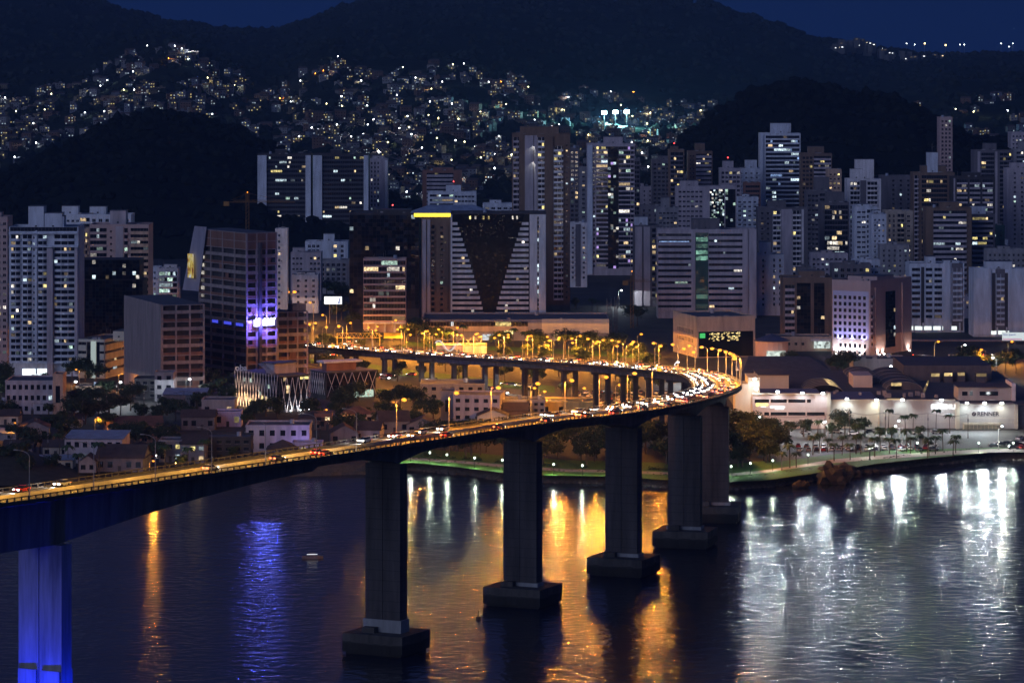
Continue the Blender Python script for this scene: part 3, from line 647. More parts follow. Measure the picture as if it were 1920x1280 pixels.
b2 = P(b.o, 'upper_block', dark, 0, b.W * .95, 1, 20, b.h + .004, b.V(487)); rf = Face(b, 'F'); curtain(rf, .2, b.W * .95 - .2, b.h + .6, b.V(487) - .2, tilt=.02, pl=.05, pool=[LC, LN, LW])
b = Bld('office_building', 'low cream office block with lit vertical panel at street level', 147, 243, 640, 1690, cream, th=-14, xc=196, dep=20)
f = b.face(); curtain(f, f.U(163), f.U(170), .5, b.h - .3); curtain(f, f.U(181), f.U(187), .5, b.h - .3); bands(f, .1, f.U(162), .5, b.h - .4, fh=4, bh=2.6, pl=.15)
fin(f, f.U(171), f.U(180), .3, b.h, .6, emit('lit_cream_panel', (.75, .9, .85), .45, sample=False)); bands(f, f.U(187.5), b.W - .1, .5, b.h - .4, fh=4, bh=2.8, pl=.1)
fr = b.face('R'); bands(fr, .2, b.D - .2, .5, b.h - .4, fh=4, bh=2.8, m=beige, pl=.05); rooftop(b, [(200, 222, 624)])
# --- unfinished tower with its wings
brickp = mat('hollow_brick_infill', (.20, .105, .08), var=.3); net = mat('safety_netting', (.30, .29, .36), rough=.9, var=.2)
def shell(label, xl, xr, ytop, d, th, xc, fh, cols, top=0, name='unfinished_building', ybase=None):
    b = Bld(name, label, xl, xr, ytop, d, raw, th, xc, cat='building', body=False)
    P(b.o, 'core', dark, 1.6, b.W - 1.6, 1.6, b.D - 1.6, 0, b.h - .4); n = max(2, round(b.h / fh)); fh = b.h / n
    for i in range(n + 1): P(b.o, 'floor_slab', raw, 0, b.W, 0, b.D, i * fh - .32, i * fh)
    for sd in ('F', b.sx[0]):
        f = b.face(sd); c = cols[0 if sd == 'F' else 1]
        for k in range(c + 1):
            u = (f.L - .7) * k / c; f.box('column', raw, u, u + .7, .002, b.h - .33, -.75, -.05)
        for i in range(n):
            if i >= n - top: f.box('brick_infill', brickp, .72, f.L - .72, i * fh + .005, (i + 1) * fh - .325, -.5, -.15); continue
            f.box('brick_parapet', brickp if i % 2 else raw, .72, f.L - .72, i * fh + .005, i * fh + 1.15, -.4, -.1)
            if random.random() < .35:
                u = random.uniform(1, f.L - 5); f.box('brick_infill', brickp, u, u + 3, i * fh + 1.16, (i + 1) * fh - .33, -.42, -.18)
    P(b.o, 'roof', roofm, .4, b.W - .4, .4, b.D - .4, b.h + .003, b.h + .08)
    return b, fh
b, fh = shell('tall unfinished concrete tower with brick top floors and blue glow', 372, 520, 437, 1640, 32, 462, 3.55, (3, 4), top=2)
f = b.face(); L_ = b.face('L')
f.box('hoist_mast', mat('hoist_mast_dark', (.08, .07, .09)), f.U(484), f.U(489), 1, b.V(455), .05, 1.3)
wl = emit('work_light', (.45, .42, 1), 26, sample=True); bz = b.V(610)
f.box('hoist_cage', emit('hoist_cage_light', (.35, .35, 1), 5), f.U(475), f.U(483), bz - .6, bz + 2.4, .2, 1.6); f.box('hoist_cage', emit('hoist_cage_light', (.3, .3, 1), 5), f.U(490), f.U(512), bz - .4, bz + 2.4, .2, 1.4)
for u in (476, 481, 492, 498, 504, 510): f.box('work_lamp', wl, f.U(u), f.U(u) + .5, bz + 2.5, bz + 3.0, 1.6, 2.0)
for (u, v) in ((478, 0), (500, 0)):
    q = f.xyz(f.U(u), bz + 1.5, 3.0); spot(b.o, q, 26000, (.14, .12, 1), 160, aim=(0, 1, .1), rad=.5); spot(b.o, (q[0], q[1] - .5, q[2]), 15000, (.06, .10, 1), 130, aim=(0, -1, -.6), rad=.4)
q = L_.xyz(L_.U(440), bz + 1, -2); spot(b.o, q, 3000, (.12, .15, 1), 170, rad=.5)
for x in (400, 425, 447): L_.box('blue_work_window', emit('blue_work_window', (.08, .1, 1), .8), L_.U(x - 8), L_.U(x + 6), bz - .8, bz + 1, -.9, -.8)
mb = MB(); mb.box(-1, 1, -1, 1, 0, 1)
nb = MB(); za, zb_ = b.V(432), b.V(556)
pts = [L_.xyz(-1.5, za, 1.2), L_.xyz(L_.U(392), za, 1.2), L_.xyz(L_.U(377), zb_, 1.2), L_.xyz(-9, zb_, 3.5)]
nb.quad(*pts); q2 = [Vector(p) + Vector((.4, .25, 0)) for p in pts]; nb.quad(*[tuple(v) for v in q2[::-1]])
for i in range(4): nb.quad(pts[i], pts[(i + 1) % 4], tuple(q2[(i + 1) % 4]), tuple(q2[i]))
nb.build('safety_net', net, b.o)
poster = bpy.data.materials.new('poster_print'); poster.use_nodes = True
def _poster():
    nt = poster.node_tree; n = nt.nodes; L = nt.links; p = n['Principled BSDF']; tc = n.new('ShaderNodeTexCoord'); nz = n.new('ShaderNodeTexNoise'); nz.inputs['Scale'].default_value = 3.5; nz.inputs['Detail'].default_value = 2
    rp = n.new('ShaderNodeValToRGB'); e = rp.color_ramp.elements; e[0].position = .36; e[0].color = (.22, .05, .02, 1); e[1].position = .46; e[1].color = (.65, .45, .07, 1); x = e.new(.58); x.color = (.75, .62, .2, 1); x = e.new(.68); x.color = (.7, .72, .75, 1)
    L.new(tc.outputs['Object'], nz.inputs['Vector']); L.new(nz.outputs[0], rp.inputs[0]); L.new(rp.outputs[0], p.inputs['Base Color']); L.new(rp.outputs[0], p.inputs['Emission Color']); p.inputs['Emission Strength'].default_value = .5 * K
    poster.cycles.emission_sampling = 'NONE'
_poster()
L_.box('poster_board', poster, -4.2, L_.U(374.5), b.V(531), b.V(485), 3.0, 3.3)
for i in range(6):
    v = b.V(495 + i * 14.5); L_.box('lit_window', LN, L_.U(374), L_.U(380), v, v + 1.6, -.9, -.8)
bw, _ = shell('long low unfinished wing with blank concrete end wall', 234, 384, 572, 1600, 20, 303, 3.6, (3, 2), name='unfinished_building')
lw = bw.face('L'); lw.box('blank_wall', raw, -.2, lw.L + .1, .01, bw.h + .2, -.05, .35)
bw2, _ = shell('lower right wing of the unfinished tower with square openings', 500, 578, 585, 1665, 24, 520, 3.6, (3, 1), name='unfinished_building')
P(bw2.face('F').b.o, 'stair_tower', raw, bw2.W * .55, bw2.W * .98, 2, 8, bw2.h + .1, bw2.h + 3.2)
tower('thin white tower with one column of small windows behind the unfinished tower', 516, 539, 432, 1830, white, [('P', 519, 528, dict(sp=3, ww=1, wh=1.2))], th=0, dep=10, pl=.05)
# --- twin slabs on the rise
for lab, xa, xb, s1, s2 in (('left of the twin dark office slabs with pale end walls', 483, 583, 500, 573), ('right of the twin dark office slabs with pale end walls', 587, 691, 606, 682)):
    tower(lab, xa, xb, 291, 2700, dark, [('W', xa, s1 if xa < 500 else xa + 17, dict(m=bluew, n=2)), ('B', s1 if xa < 500 else xa + 18, s2, dict(bh=1.5, m=mat('black_spandrel', (.07, .07, .08)), out=.3)), ('W', s2, xb, dict(m=bluew, n=2))], [(xa + 32, xa + 52, 282)], pl=.06, fh=3.2, dep=24, name='office_slab')
# --- white blocks between
tower('white block with lift tower behind the orange mast lamp', 572, 652, 455, 2300, bluew, [('P', 576, 600), ('P', 622, 648)], [(606, 626, 440)], pl=.04)
tower('pale mid rise block with rows of small square windows', 545, 602, 476, 2200, mauve, [('P', 547, 568), ('P', 580, 601, dict(sp=2.6))], [(548, 570, 466)], pl=.05)
tower('small white block with covered terrace above the avenue', 548, 597, 518, 2100, white, [('P', 552, 595, dict(sp=4)), ], [(556, 590, 512)], pl=.05)
tower('grey block at the foot of the twin slabs', 596, 655, 490, 2260, grey, [('P', 600, 650)], [], pl=.05)
# --- dark glass complex
b = Bld('office_building', 'broad dark mirror glass office complex left of the striped tower', 655, 786, 402, 2050, dark, dep=30); f = b.face()
curtain(f, .2, b.W - .2, 6, b.h - .3, tilt=.02, pl=.03, pw=2.1, ph=2.1, pool=[LW, LN, LC, LY]); rooftop(b, [(700, 770, 395, dark)], m=dark, beacon=True)  # scattered glowing panes added for the sparkle on the black glass
b = Bld('office_building', 'pale banded office front with glass strips below the dark glass complex', 681, 761, 488, 1960, pink, dep=14); f = b.face()
bands(f, .2, b.W - .2, b.V(604), b.h - .2, fh=3.1, bh=.95, m=pink, pl=.12, pool=[LC, LG, LN, LW]); rooftop(b, [])
for x in (690, 705, 722, 740, 756): f.px('entrance_column', white, x - 2, x + 2, 606, 632, .4, 1.6)
P(b.o, 'entrance_canopy', white, 0, b.W, -4, -.5, b.V(606), b.V(603))
# --- brown tower with yellow lit cornice
b = Bld('hotel_tower', 'brown tower with glowing yellow cornice beside the striped tower', 790, 846, 408, 2030, brown, dep=30); f = b.face()
fin(f, f.U(792), f.U(799), 2, b.h - 1, .8, mauve); fin(f, f.U(801), f.U(807), 2, b.h - 1, .8, mauve); balconies(f, f.U(808), f.U(815), 5, b.h - 4, m=brown, pl=.02); punched(f, f.U(816), f.U(840), 5, b.h - 4, sp=5, pl=.03, sm=brown)
f.box('lit_cornice', emit('yellow_cornice_light', (1, .78, .06), 1.6, sample=True), -4, b.W + .2, b.h + .4, b.h + 2.4, .1, .5); P(b.o, 'cornice_soffit', brown, -4.2, b.W + 3, -.1, 25, b.h + .05, b.h + .38)
mb = MB(); w0, w1 = -6, b.W + 22; mb.quad((w0, -1, b.h + 2.5), (w1, -1, b.h + 2.5), (w1 - 10, 13, b.h + 6.4), (w0 + 10, 13, b.h + 6.4)); mb.quad((w1, -1, b.h + 2.5), (w1, 26, b.h + 2.5), (w1 - 10, 13, b.h + 6.4)); mb.quad((w0, 26, b.h + 2.5), (w0, -1, b.h + 2.5), (w0 + 10, 13, b.h + 6.4)); mb.quad((w1, 26, b.h + 2.5), (w0, 26, b.h + 2.5), (w0 + 10, 13, b.h + 6.4), (w1 - 10, 13, b.h + 6.4)); mb.quad((w0, -1, b.h + 2.45), (w0, 26, b.h + 2.45), (w1, 26, b.h + 2.45), (w1, -1, b.h + 2.45)); mb.build('hip_roof', zinc, b.o)
# --- striped tower with the dark V
b = Bld('office_tower', 'white striped office tower with a dark glass V down its front', 845, 1024, 402, 1990, white, dep=26); f = b.face()
n = 19; vb, vt = b.V(600), b.V(412); fh = (vt - vb) / n; uc, half, uL, uR = f.U(918), f.U(918) - f.U(862), f.U(848), f.U(991)
f.box('glass_front', glassb, f.U(846), f.U(993), b.V(600), b.h, .01, .06)
mb = MB(); nv = 60
for k in range(nv):
    va = b.V(598) + (b.h - b.V(598)) * k / nv; hwv = 2 + (f.U(985) - f.U(918)) * ((k + .5) / nv) ** 1.15 * .86
    for j in range(-9, 9):
        u = uc + hwv * j / 9; t1 = random.gauss(0, .016); t2 = random.gauss(0, .016); dv = (b.h - b.V(598)) / nv - .08
        mb.quad(f.xyz(u, va, .7 - t1 - t2), f.xyz(u + hwv / 9 - .06, va, .7 + t1 - t2), f.xyz(u + hwv / 9 - .06, va + dv, .7 + t1 + t2), f.xyz(u, va + dv, .7 - t1 + t2))
mb.build('v_glass_panes', glassb, b.o, kind='stuff')
for i in range(n):
    v = vb + i * fh; hv = 2.4 + (f.U(985) - f.U(918)) * (((v + .7 - vb) / (b.h - vb))) ** 1.15 * .86
    if uc - hv - uL > 1: f.box('stripe', white, uL, uc - hv, v, v + 1.5, .07, .5)
    if uR - uc - hv > 1: f.box('stripe', white, uc + hv, uR, v, v + 1.5, .07, .5)
    for sg in (-1, 1):
        if random.random() < .35: u = uc + sg * (hv + random.uniform(3, 12)); lit(f, u, u + 1.4, v + 1.6, v + fh - .1, .08, [LW, LN])
for u in (880, 890, 905, 915, 960, 968): lit(f, f.U(u), f.U(u + 3), b.V(411), b.V(405), .85, [LY, LN])
fin(f, f.U(845), f.U(848), b.V(602), b.h, .6); fin(f, f.U(993), f.U(1007), b.V(600), b.V(408), 1.2); fin(f, f.U(1011), f.U(1023), b.V(600), b.V(402), 1.2)
for i in range(24): v = b.V(598) + i * 2.3; f.box('slot_window', LC if random.random() < .3 else glass, f.U(1008), f.U(1010), v, v + 1.6, .02, .1)
rooftop(b, [], m=dark)
b = Bld('podium_building', 'long low pale podium with parking ramp below the striped tower', 792, 1142, 602, 1905, grey, dep=50); f = b.face()
bands(f, 1, f.U(990), 4.8, b.h - .3, fh=5, bh=2.6, m=beige, pl=.05, pool=[LC, LY]); f.box('long_parapet_wall', cream, f.U(1016), b.W, b.h - 6, b.h + 1.2, .05, .8)
f.box('lit_awning', LY, f.U(946), f.U(962), 3.4, 5, .5, .9); f.box('lit_shop_front', LC, f.U(905), f.U(930), .4, 3.2, .1, .2); f.box('lit_shop_front', LW, f.U(1040), f.U(1060), .4, 3, .1, .2); rooftop(b, [])
# --- tall brown tower
b = Bld('apartment_tower', 'tallest brown apartment tower with stacked white balconies and lit wall strips', 960, 1069, 254, 2120, brown, dep=30, cat='tower'); f = b.face()
balconies(f, f.U(962), f.U(973), 6, b.h - 1, m=mauve, pl=.07, pool=[LW, LY]); fin(f, f.U(984), f.U(1000), 5, b.h, .8, mauve); balconies(f, f.U(1008), f.U(1021), 6, b.h - 1, m=white, pl=.05, pool=[LW, LY]); fin(f, f.U(1001), f.U(1007), 5, b.h, .2, mauve)
fin(f, f.U(1022), f.U(1037), 5, b.h - .5, 1.1, brown); balconies(f, f.U(1038), f.U(1056), 6, b.h - 6, m=white, pl=.06, pool=[LW, LY], out=1.7); punched(f, f.U(1057), f.U(1068), 6, b.h - 4, sp=3, ww=.9, wh=.9, pl=.08, sm=brown)
P(b.o, 'crown_block', brown, f.U(975), f.U(1048), 3, 18, b.h + .06, b.V(238)); rooftop(b, [], m=brown); spot(b.o, f.xyz(f.U(1004), b.V(300), 1.4), 1500, (.9, 1, .9), 60, aim=(-.5, 0, -1)); spot(b.o, f.xyz(f.U(1004), b.V(270), 1.4), 1500, (.9, 1, .9), 60, aim=(-.5, 0, -1))
tower('white tower with two columns of dark windows right of the tall brown tower', 1068, 1101, 420, 2320, white, [('P', 1070, 1078, dict(sp=2)), ('W', 1079, 1089, dict(m=dgrey, n=.2)), ('P', 1090, 1099, dict(sp=2))], dep=14, pl=.03)
b = tower('tall glazed tower with white flank and purple lit living rooms', 1101, 1190, 272, 2440, mauve, [('W', 1101, 1111, dict(m=bluew, n=1.5)), ('P', 1111, 1117, dict(sp=2)), ('B', 1118, 1140, dict(bh=1.1)), ('G', 1140, 1160, dict(pl=.1, tilt=.02)), ('B', 1160, 1182, dict(bh=.9)), ('K', 1182, 1190)], [(1132, 1168, 258)], pl=.13, pool=LITS + [emit('lit_window_violet', (.6, .4, 1), .9)], dep=22, fh=3.0)
tower('slim dark balcony tower behind the glazed tower', 1186, 1200, 300, 2520, dgrey, [('K', 1187, 1199)], [], pl=.1)
tower('dark block with two tall pale panels left of the wide office slab', 1188, 1236, 425, 2150, dgrey, [('W', 1191, 1204, dict(m=mauve, n=.6)), ('W', 1207, 1219, dict(m=mauve, n=.6)), ('K', 1222, 1234)], [(1190, 1215, 408, bluew)], pl=.2, pool=[LW, LY])
# --- wide office slab with green stair glass
b = Bld('office_slab', 'wide banded office slab with a green glass stair strip', 1233, 1419, 433, 2060, mauve, dep=18); f = b.face()
bands(f, .3, f.U(1296), 4, b.h - 1.5, fh=3.35, bh=1.9, pl=.025, out=.7); bands(f, f.U(1329), f.U(1392), 4, b.h - 1.5, fh=3.35, bh=1.9, pl=.025, out=.7)
curtain(f, f.U(1304), f.U(1328), 4, b.h - 1, gl=glassg, pw=2.2, ph=1.7, tilt=.03, pl=.0)
gl_ = emit('lit_stair_glass', (.45, 1, .75), .42, interior=.6)
for y in (449, 461, 473, 484, 545, 556, 574): f.box('lit_stair_window', gl_, f.U(1305), f.U(1327), b.V(y + 4), b.V(y - 4), .2, .26)
fin(f, f.U(1296.5), f.U(1303.5), 3, b.h + .5, .5, mauve); fin(f, f.U(1392), f.U(1402), 1, b.h + 1, .8, mauve); fin(f, f.U(1405), f.U(1418), 1, b.h + 1, .8, mauve); f.box('lit_window', LC, f.U(1344), f.U(1356), b.V(482), b.V(477), .08, .12)
f.box('lit_window', LB, f.U(1236), f.U(1292), b.V(456), b.V(452), .08, .12); rooftop(b, [(1298, 1350, 412, dgrey)], m=mauve)
# --- windowless beige block in front
b = Bld('theatre_building', 'windowless beige block with dark glass foyer and gold sparkle', 1262, 1416, 597, 1800, beige, 14, 1307)
f = b.face(); fl_ = b.face('L'); f.box('foyer_glass', glassb, f.U(1310), f.U(1412), .5, b.V(622), .02, .1)
mb = MB()
for k in range(90):
    u = f.U(1328 + 58 * random.random()); v = b.V(640 - 16 * random.random()); mb.box(u, u + random.uniform(.3, 1.2), -.2, -.14, v, v + .25)
mb.build('foyer_lights', emit('gold_foyer_light', (1, .75, .3), 1.5), b.o, kind='stuff'); f.box('green_sign', emit('green_sign_light', (.1, 1, .25), .6), f.U(1312), f.U(1322), b.V(634), b.V(625), .12, .2)
punched(fl_, fl_.U(1270), fl_.U(1300), b.V(648), b.V(616), fh=4, sp=2.5, ww=1.1, wh=2.0, pl=0); rooftop(b, [])
# --- behind and right of the office slab
tower('white narrow tower with paired windows right of the office slab', 1419, 1470, 480, 2080, bluew, [('P', 1422, 1440), ('P', 1446, 1468)], [(1426, 1446, 455)], pl=.1)
tower('pale tower with black balconies either side of a blank panel', 1421, 1513, 392, 2250, dgrey, [('P', 1424, 1445), ('K', 1449, 1464, dict(m=white)), ('W', 1465, 1485, dict(m=mauve)), ('K', 1486, 1502, dict(m=white)), ('W', 1503, 1507, dict(m=white))], [(1440, 1475, 378)], pl=.07, pool=[LW, LY, LC])
tower('tallest right hand tower with blue white lit penthouse floor', 1425, 1501, 252, 2700, bluew, [('W', 1425, 1431, dict(m=bluew, n=1.2)), ('B', 1436, 1499, dict(bh=1.2, pl=.16, pool=[LC, LC, LC, LB, LW]))], [(1446, 1484, 232)], pl=.16)
tower('mid block with sparkling glass corner below the round hill', 1268, 1381, 352, 2400, mauve, [('P', 1271, 1318), ('G', 1331, 1358, dict(pl=.42, pool=[LC, LG, LC, LN], tilt=.02, pw=1.2, ph=1.3)), ('G', 1360, 1379, dict(pl=.12, pool=[LC, LG]))], [(1276, 1310, 340)], pl=.08, dep=20)
tower('grey stepped block left of the sparkling glass corner', 1232, 1272, 392, 2330, grey, [('P', 1235, 1270)], [(1240, 1256, 372)], pl=.12)
tower('low pale block with rooftop boxes behind the dark panelled block', 1200, 1236, 388, 2420, dgrey, [('P', 1202, 1234)], [], pl=.1)
tower('slender grey tower at the edge of the left trees of the round hill', 1222, 1258, 302, 2640, dgrey, [('P', 1224, 1256)], [(1236, 1254, 294)], pl=.05)
tower('dark tower with red beacon and warm lit upper floors', 1254, 1283, 283, 2600, brown, [('K', 1257, 1281, dict(m=dgrey, pl=.2, pool=[LW, LY]))], [(1258, 1272, 276)], beacon=True)
tower('brownish tower with crown box in front of the round hill', 1290, 1336, 286, 2640, brown, [('P', 1292, 1303), ('B', 1305, 1334, dict(m=mauve, bh=1.8))], [(1304, 1322, 270)], pl=.06)
tower('grey block with stair box between two hill side towers', 1350, 1390, 318, 2600, mauve, [('P', 1352, 1388)], [(1356, 1376, 303)], pl=.03, beacon=True)
tower('grey blue block partly hidden by the tallest right tower', 1380, 1426, 318, 2650, bluew, [('P', 1384, 1424)], [(1398, 1420, 301)], pl=.03)
tower('reddish low block in front of the grey blue block', 1396, 1426, 345, 2560, brick, [('B', 1398, 1424)], [], pl=.02)
tower('brown grey tower right of the tallest right tower', 1502, 1560, 290, 2640, brown, [('P', 1504, 1524), ('B', 1526, 1558, dict(m=mauve))], [(1516, 1546, 276)], pl=.05)
tower('orange lit pale block behind the grey tower cluster', 1552, 1578, 320, 2560, peach, [('P', 1554, 1576)], [], pl=.15, pool=[LW, LY])
tower('dark grey tower with lit ribbon floor in the right cluster', 1512, 1560, 360, 2420, dgrey, [('P', 1514, 1535), ('B', 1537, 1558)], [(1528, 1556, 334)], pl=.06)
tower('greenish glazed tower with rows of lit flats', 1538, 1592, 382, 2300, dgrey, [('B', 1546, 1590, dict(bh=.9, pl=.2, pool=[LC, LG, LN, LW]))], [(1550, 1584, 362)])
tower('white tower with two bold balcony columns in the right cluster', 1588, 1652, 338, 2450, white, [('K', 1594, 1612, dict(m=white)), ('W', 1613, 1624, dict(m=dgrey, n=.3)), ('K', 1626, 1645, dict(m=white))], [(1596, 1618, 318), (1605, 1640, 300)], pl=.06)
tower('pale blue tower with blank flank in front of the balcony columns', 1602, 1645, 390, 2230, bluew, [('P', 1606, 1624), ('K', 1625, 1642)], [(1606, 1630, 384)], pl=.1)
tower('lower pale blue block beside the blank flank tower', 1634, 1662, 404, 2210, bluew, [('P', 1637, 1660)], [(1640, 1652, 396)], pl=.07)
tower('beige block with lit corner windows behind the white street lamp', 1660, 1712, 398, 2300, beige, [('P', 1664, 1680), ('K', 1682, 1696), ('P', 1697, 1710)], [], pl=.14)
tower('plain grey tower with a single bright rooftop lamp', 1652, 1714, 332, 2520, dgrey, [('P', 1668, 1710, dict(sp=6))], [(1672, 1700, 330)], pl=.08)
tower('tower with red lit roof edge and broad lit living rooms', 1712, 1790, 326, 2450, brown, [('K', 1714, 1722, dict(m=mauve)), ('B', 1728, 1776, dict(bh=1, pl=.22, pool=[LW, LY, LN, LC])), ('P', 1778, 1788)], [(1740, 1760, 287, bluew), (1728, 1776, 312)], ant=True)
tower('dark blue tower with white framed windows', 1786, 1866, 334, 2420, dark, [('W', 1788, 1791, dict(m=mauve)), ('B', 1794, 1814, dict(m=mauve, bh=1.3)), ('B', 1818, 1838, dict(m=mauve, bh=1.3)), ('B', 1842, 1862, dict(m=mauve, bh=1.3))], [(1806, 1840, 325)], pl=.12)
tower('dark tower with pale vertical frames near the right edge', 1826, 1900, 284, 2620, dgrey, [('W', 1833, 1838, dict(m=mauve)), ('B', 1840, 1864, dict(bh=1.2)), ('W', 1866, 1870, dict(m=mauve)), ('K', 1874, 1896)], [(1846, 1870, 270)], pl=.07, pool=[LW, LY])
tower('pale tower with plain flank cut by the right edge', 1888, 1960, 318, 2480, mauve, [('P', 1896, 1950, dict(sp=4.5))], [(1896, 1926, 306)], pl=.05)
tower('grey box tower behind the right edge tower', 1902, 1960, 282, 2700, grey, [('B', 1906, 1955)], [(1912, 1940, 266)], pl=.05)
tower('brown tower with curved white balcony bands facing the avenue', 1736, 1822, 392, 2230, brown, [('B', 1750, 1812, dict(bh=1.5, m=mauve, out=1.4, pl=.13, pool=[LC, LN, LC, LY]))], [(1764, 1800, 380)])
tower('dark balcony tower lit by a yellow stair next to the curved balconies', 1820, 1866, 404, 2260, dgrey, [('B', 1823, 1862, dict(bh=1.3, m=mauve, pl=.14, pool=[LC, LW, LY]))], [(1824, 1850, 388, bluew)])
tower('small green glazed block behind the right white slab', 1858, 1884, 425, 2300, glassg, [('P', 1860, 1882)], [], pl=.12)
# --- nearer right hand blocks
b = Bld('office_tower', 'dark brown glass tower left of the blue lit facade', 1468, 1560, 523, 1900, brown, dep=20); f = b.face()
bands(f, f.U(1472), f.U(1490), 3, b.h - 3, fh=3.4, bh=1.5, m=mauve, pl=.02); curtain(f, f.U(1494), f.U(1520), 3, b.h - 2, pl=.03, pool=[LN, LW], tilt=.02); curtain(f, f.U(1526), f.U(1546), 3, b.h - 2, pl=.03, pool=[LN, LW], tilt=.02); rooftop(b, [(1500, 1548, 510)], m=brown)
b = Bld('office_tower', 'corner office building with blue violet lit window grid and uplit base', 1560, 1709, 530, 1812, pink, -34, 1632); f = b.face(); fr = b.face('R')
f.box('violet_lit_panel', mat('violet_light_tint_panel', (.46, .46, .64), var=.08), f.U(1562), f.U(1629), b.V(638), b.V(547), .01, .12); f.box('pale_panel', mat('cream_facade', (.68, .62, .58), var=.06), f.U(1562), f.U(1629), .5, b.V(638) - .1, .01, .14)  # violet of the facade lighting is tinted into the upper panel colour
mb = MB()
for r_ in range(7):
    for c in range(7):
        u = f.U(1566 + 9.1 * c); v = b.V(556 + 12.2 * r_); f.addto(mb, u - .55, u + .55 + .35, v - 1.7, v, .12, .16)
for r_ in range(3):
    for c in range(6): u = f.U(1576 + 9.1 * c); v = b.V(646 + 14 * r_); f.addto(mb, u - .5, u + .7, v - 1.9, v, .14, .18)
mb.build('windows', glass, b.o, kind='stuff')
fin(fr, fr.U(1640), fr.U(1656), .5, b.V(540), .7, pink); curtain(fr, fr.U(1660), fr.U(1678), 3, b.V(550), pl=.03, tilt=.02); fin(fr, fr.U(1690), fr.U(1707), .5, b.V(536), .7, pink); punched(fr, .2, fr.U(1638), 4, b.V(550), fh=3.1, sp=3, pl=.02)
rooftop(b, [(1570, 1625, 522)]); UPL = emit('uplight_lens', (1, .9, .85), 30)
def uplight(b, f, x, e, col, aim=(0, .25, 1), n=1.2, m=UPL):
    q = f.xyz(f.U(x), .5, n); f.box('uplight', m, f.U(x) - .3, f.U(x) + .3, .1, .45, n - .3, n + .3); spot(b.o, (q[0], q[1], .6), e, col, 110, .5, aim=aim)
for x in (1570, 1585, 1600, 1615): uplight(b, f, x, 3600, (.95, .9, 1), aim=(0, .3, 1), n=1.6)
for x in (1575, 1598, 1620): q = f.xyz(f.U(x), b.V(640), 1.2); spot(b.o, q, 3600, (.42, .42, 1), 120, .5, aim=(0, .28, 1)); f.box('ledge_light', emit('violet_ledge_light', (.4, .4, 1), 6), f.U(x) - .3, f.U(x) + .3, b.V(640) - .3, b.V(640) - .05, .9, 1.4)
for x in (1643, 1652, 1700): uplight(b, fr, x, 2600, (1, .85, .75), aim=(-.25, 0, 1), n=1.6)
b = Bld('entrance_hall', 'low beige hall with bright canopy left of the blue lit facade', 1440, 1560, 634, 1840, beige, dep=18, cat='building'); f = b.face(); f.box('lit_canopy', emit('lit_canopy_glass', (.85, 1, .95), 1.5, interior=.8), f.U(1526), f.U(1556), 1.5, 5, .1, 2); f.box('canopy_frame', white, f.U(1520), f.U(1558), 5.1, 6.2, .05, 2.4); rooftop(b, [])
punched(f, f.U(1446), f.U(1512), 2, b.h - 1, fh=4, sp=3.5, pl=.1)
b = Bld('rotunda', 'round brick rotunda with blue conical roof and glazed bay', 1418, 1480, 640, 1790, pink, dep=16, cat='building', body=False); w = b.W / 2
cyl = [(w + w * math.cos(2 * math.pi * k / 20), w + w * math.sin(2 * math.pi * k / 20)) for k in range(20)]
mb = MB(); mb.prism(cyl, 0, b.h); mb.build('wall', pink, b.o); mb = MB(); k0 = len(mb.v)
for k in range(20): a = cyl[k]; c = cyl[(k + 1) % 20]; mb.quad((w + (a[0] - w) * 1.12, w + (a[1] - w) * 1.12, b.h), (w + (c[0] - w) * 1.12, w + (c[1] - w) * 1.12, b.h), (w, w, b.h + 3.2))
mb.prism([(w + (a[0] - w) * 1.12, w + (a[1] - w) * 1.12) for a in cyl], b.h - .25, b.h - .002); mb.build('cone_roof', mat('blue_metal_roof', (.07, .085, .16), rough=.5), b.o); P(b.o, 'glazed_bay', emit('glazed_bay_glow', (.85, 1, .9), .5, interior=.8), w - 3, w + 6, -1.2, 1, .3, 4.2)
for lab, xl, xr, yt, d, ar in (('white slab tower with dark balcony column, left of the white pair', 1705, 1808, 497, 1960, 0), ('white slab tower with arched top, right of the white pair', 1825, 1932, 508, 1930, 1)):
    b = Bld('apartment_slab', lab, xl, xr, yt, d, bluew, dep=20, cat='tower'); f = b.face()
    if ar: sg = [('W', 1825, 1858, white), ('P', 1860, 1866, None), ('K', 1868, 1883, None), ('P', 1884, 1890, None), ('W', 1892, 1928, white)]
    else: sg = [('B', 1710, 1725, None), ('P', 1727, 1733, None), ('B', 1736, 1748, None), ('B', 1752, 1766, None), ('W', 1768, 1782, white), ('K', 1786, 1804, None)]
    for c, x0, x1, mm in sg:
        u0, u1 = f.U(x0), min(b.W - .1, f.U(x1))
        if c == 'W': fin(f, u0, u1, 1, b.h + 1.5, .8, bluew)
        elif c == 'B': bands(f, u0, u1, 6, b.h - 1.5, fh=3.0, bh=1.5, pl=.02)
        elif c == 'K': f.box('dark_strip', dgrey, u0 - .4, u1 + .4, 1, b.h + 1, .012, .06); balconies(f, u0, u1, 6, b.h - 1.5, m=bluew, pl=.03)
        else: f.box('dark_strip', dark, u0, u1, 3, b.h - 1, .01, .08); 
    rooftop(b, [(1738, 1756, 483, bluew), (1772, 1800, 490, bluew)] if not ar else [(1850, 1900, 492, bluew)])
    f.box('lit_ground_floor', emit('lit_garage', (.9, 1, .95), 1.2, sample=True), f.U(xl + 3), f.U(xr - 14), 1.2, 3.2, .02, .08)
    for k in range(6): u = b.W * (k + .5) / 6; f.box('ground_column', bluew, u - .4, u + .4, .2, 5, .1, .9)
b = Bld('retaining_wall', 'long concrete retaining wall below the two white slabs', 1700, 1990, 637, 1900, raw, dep=6, cat='wall')
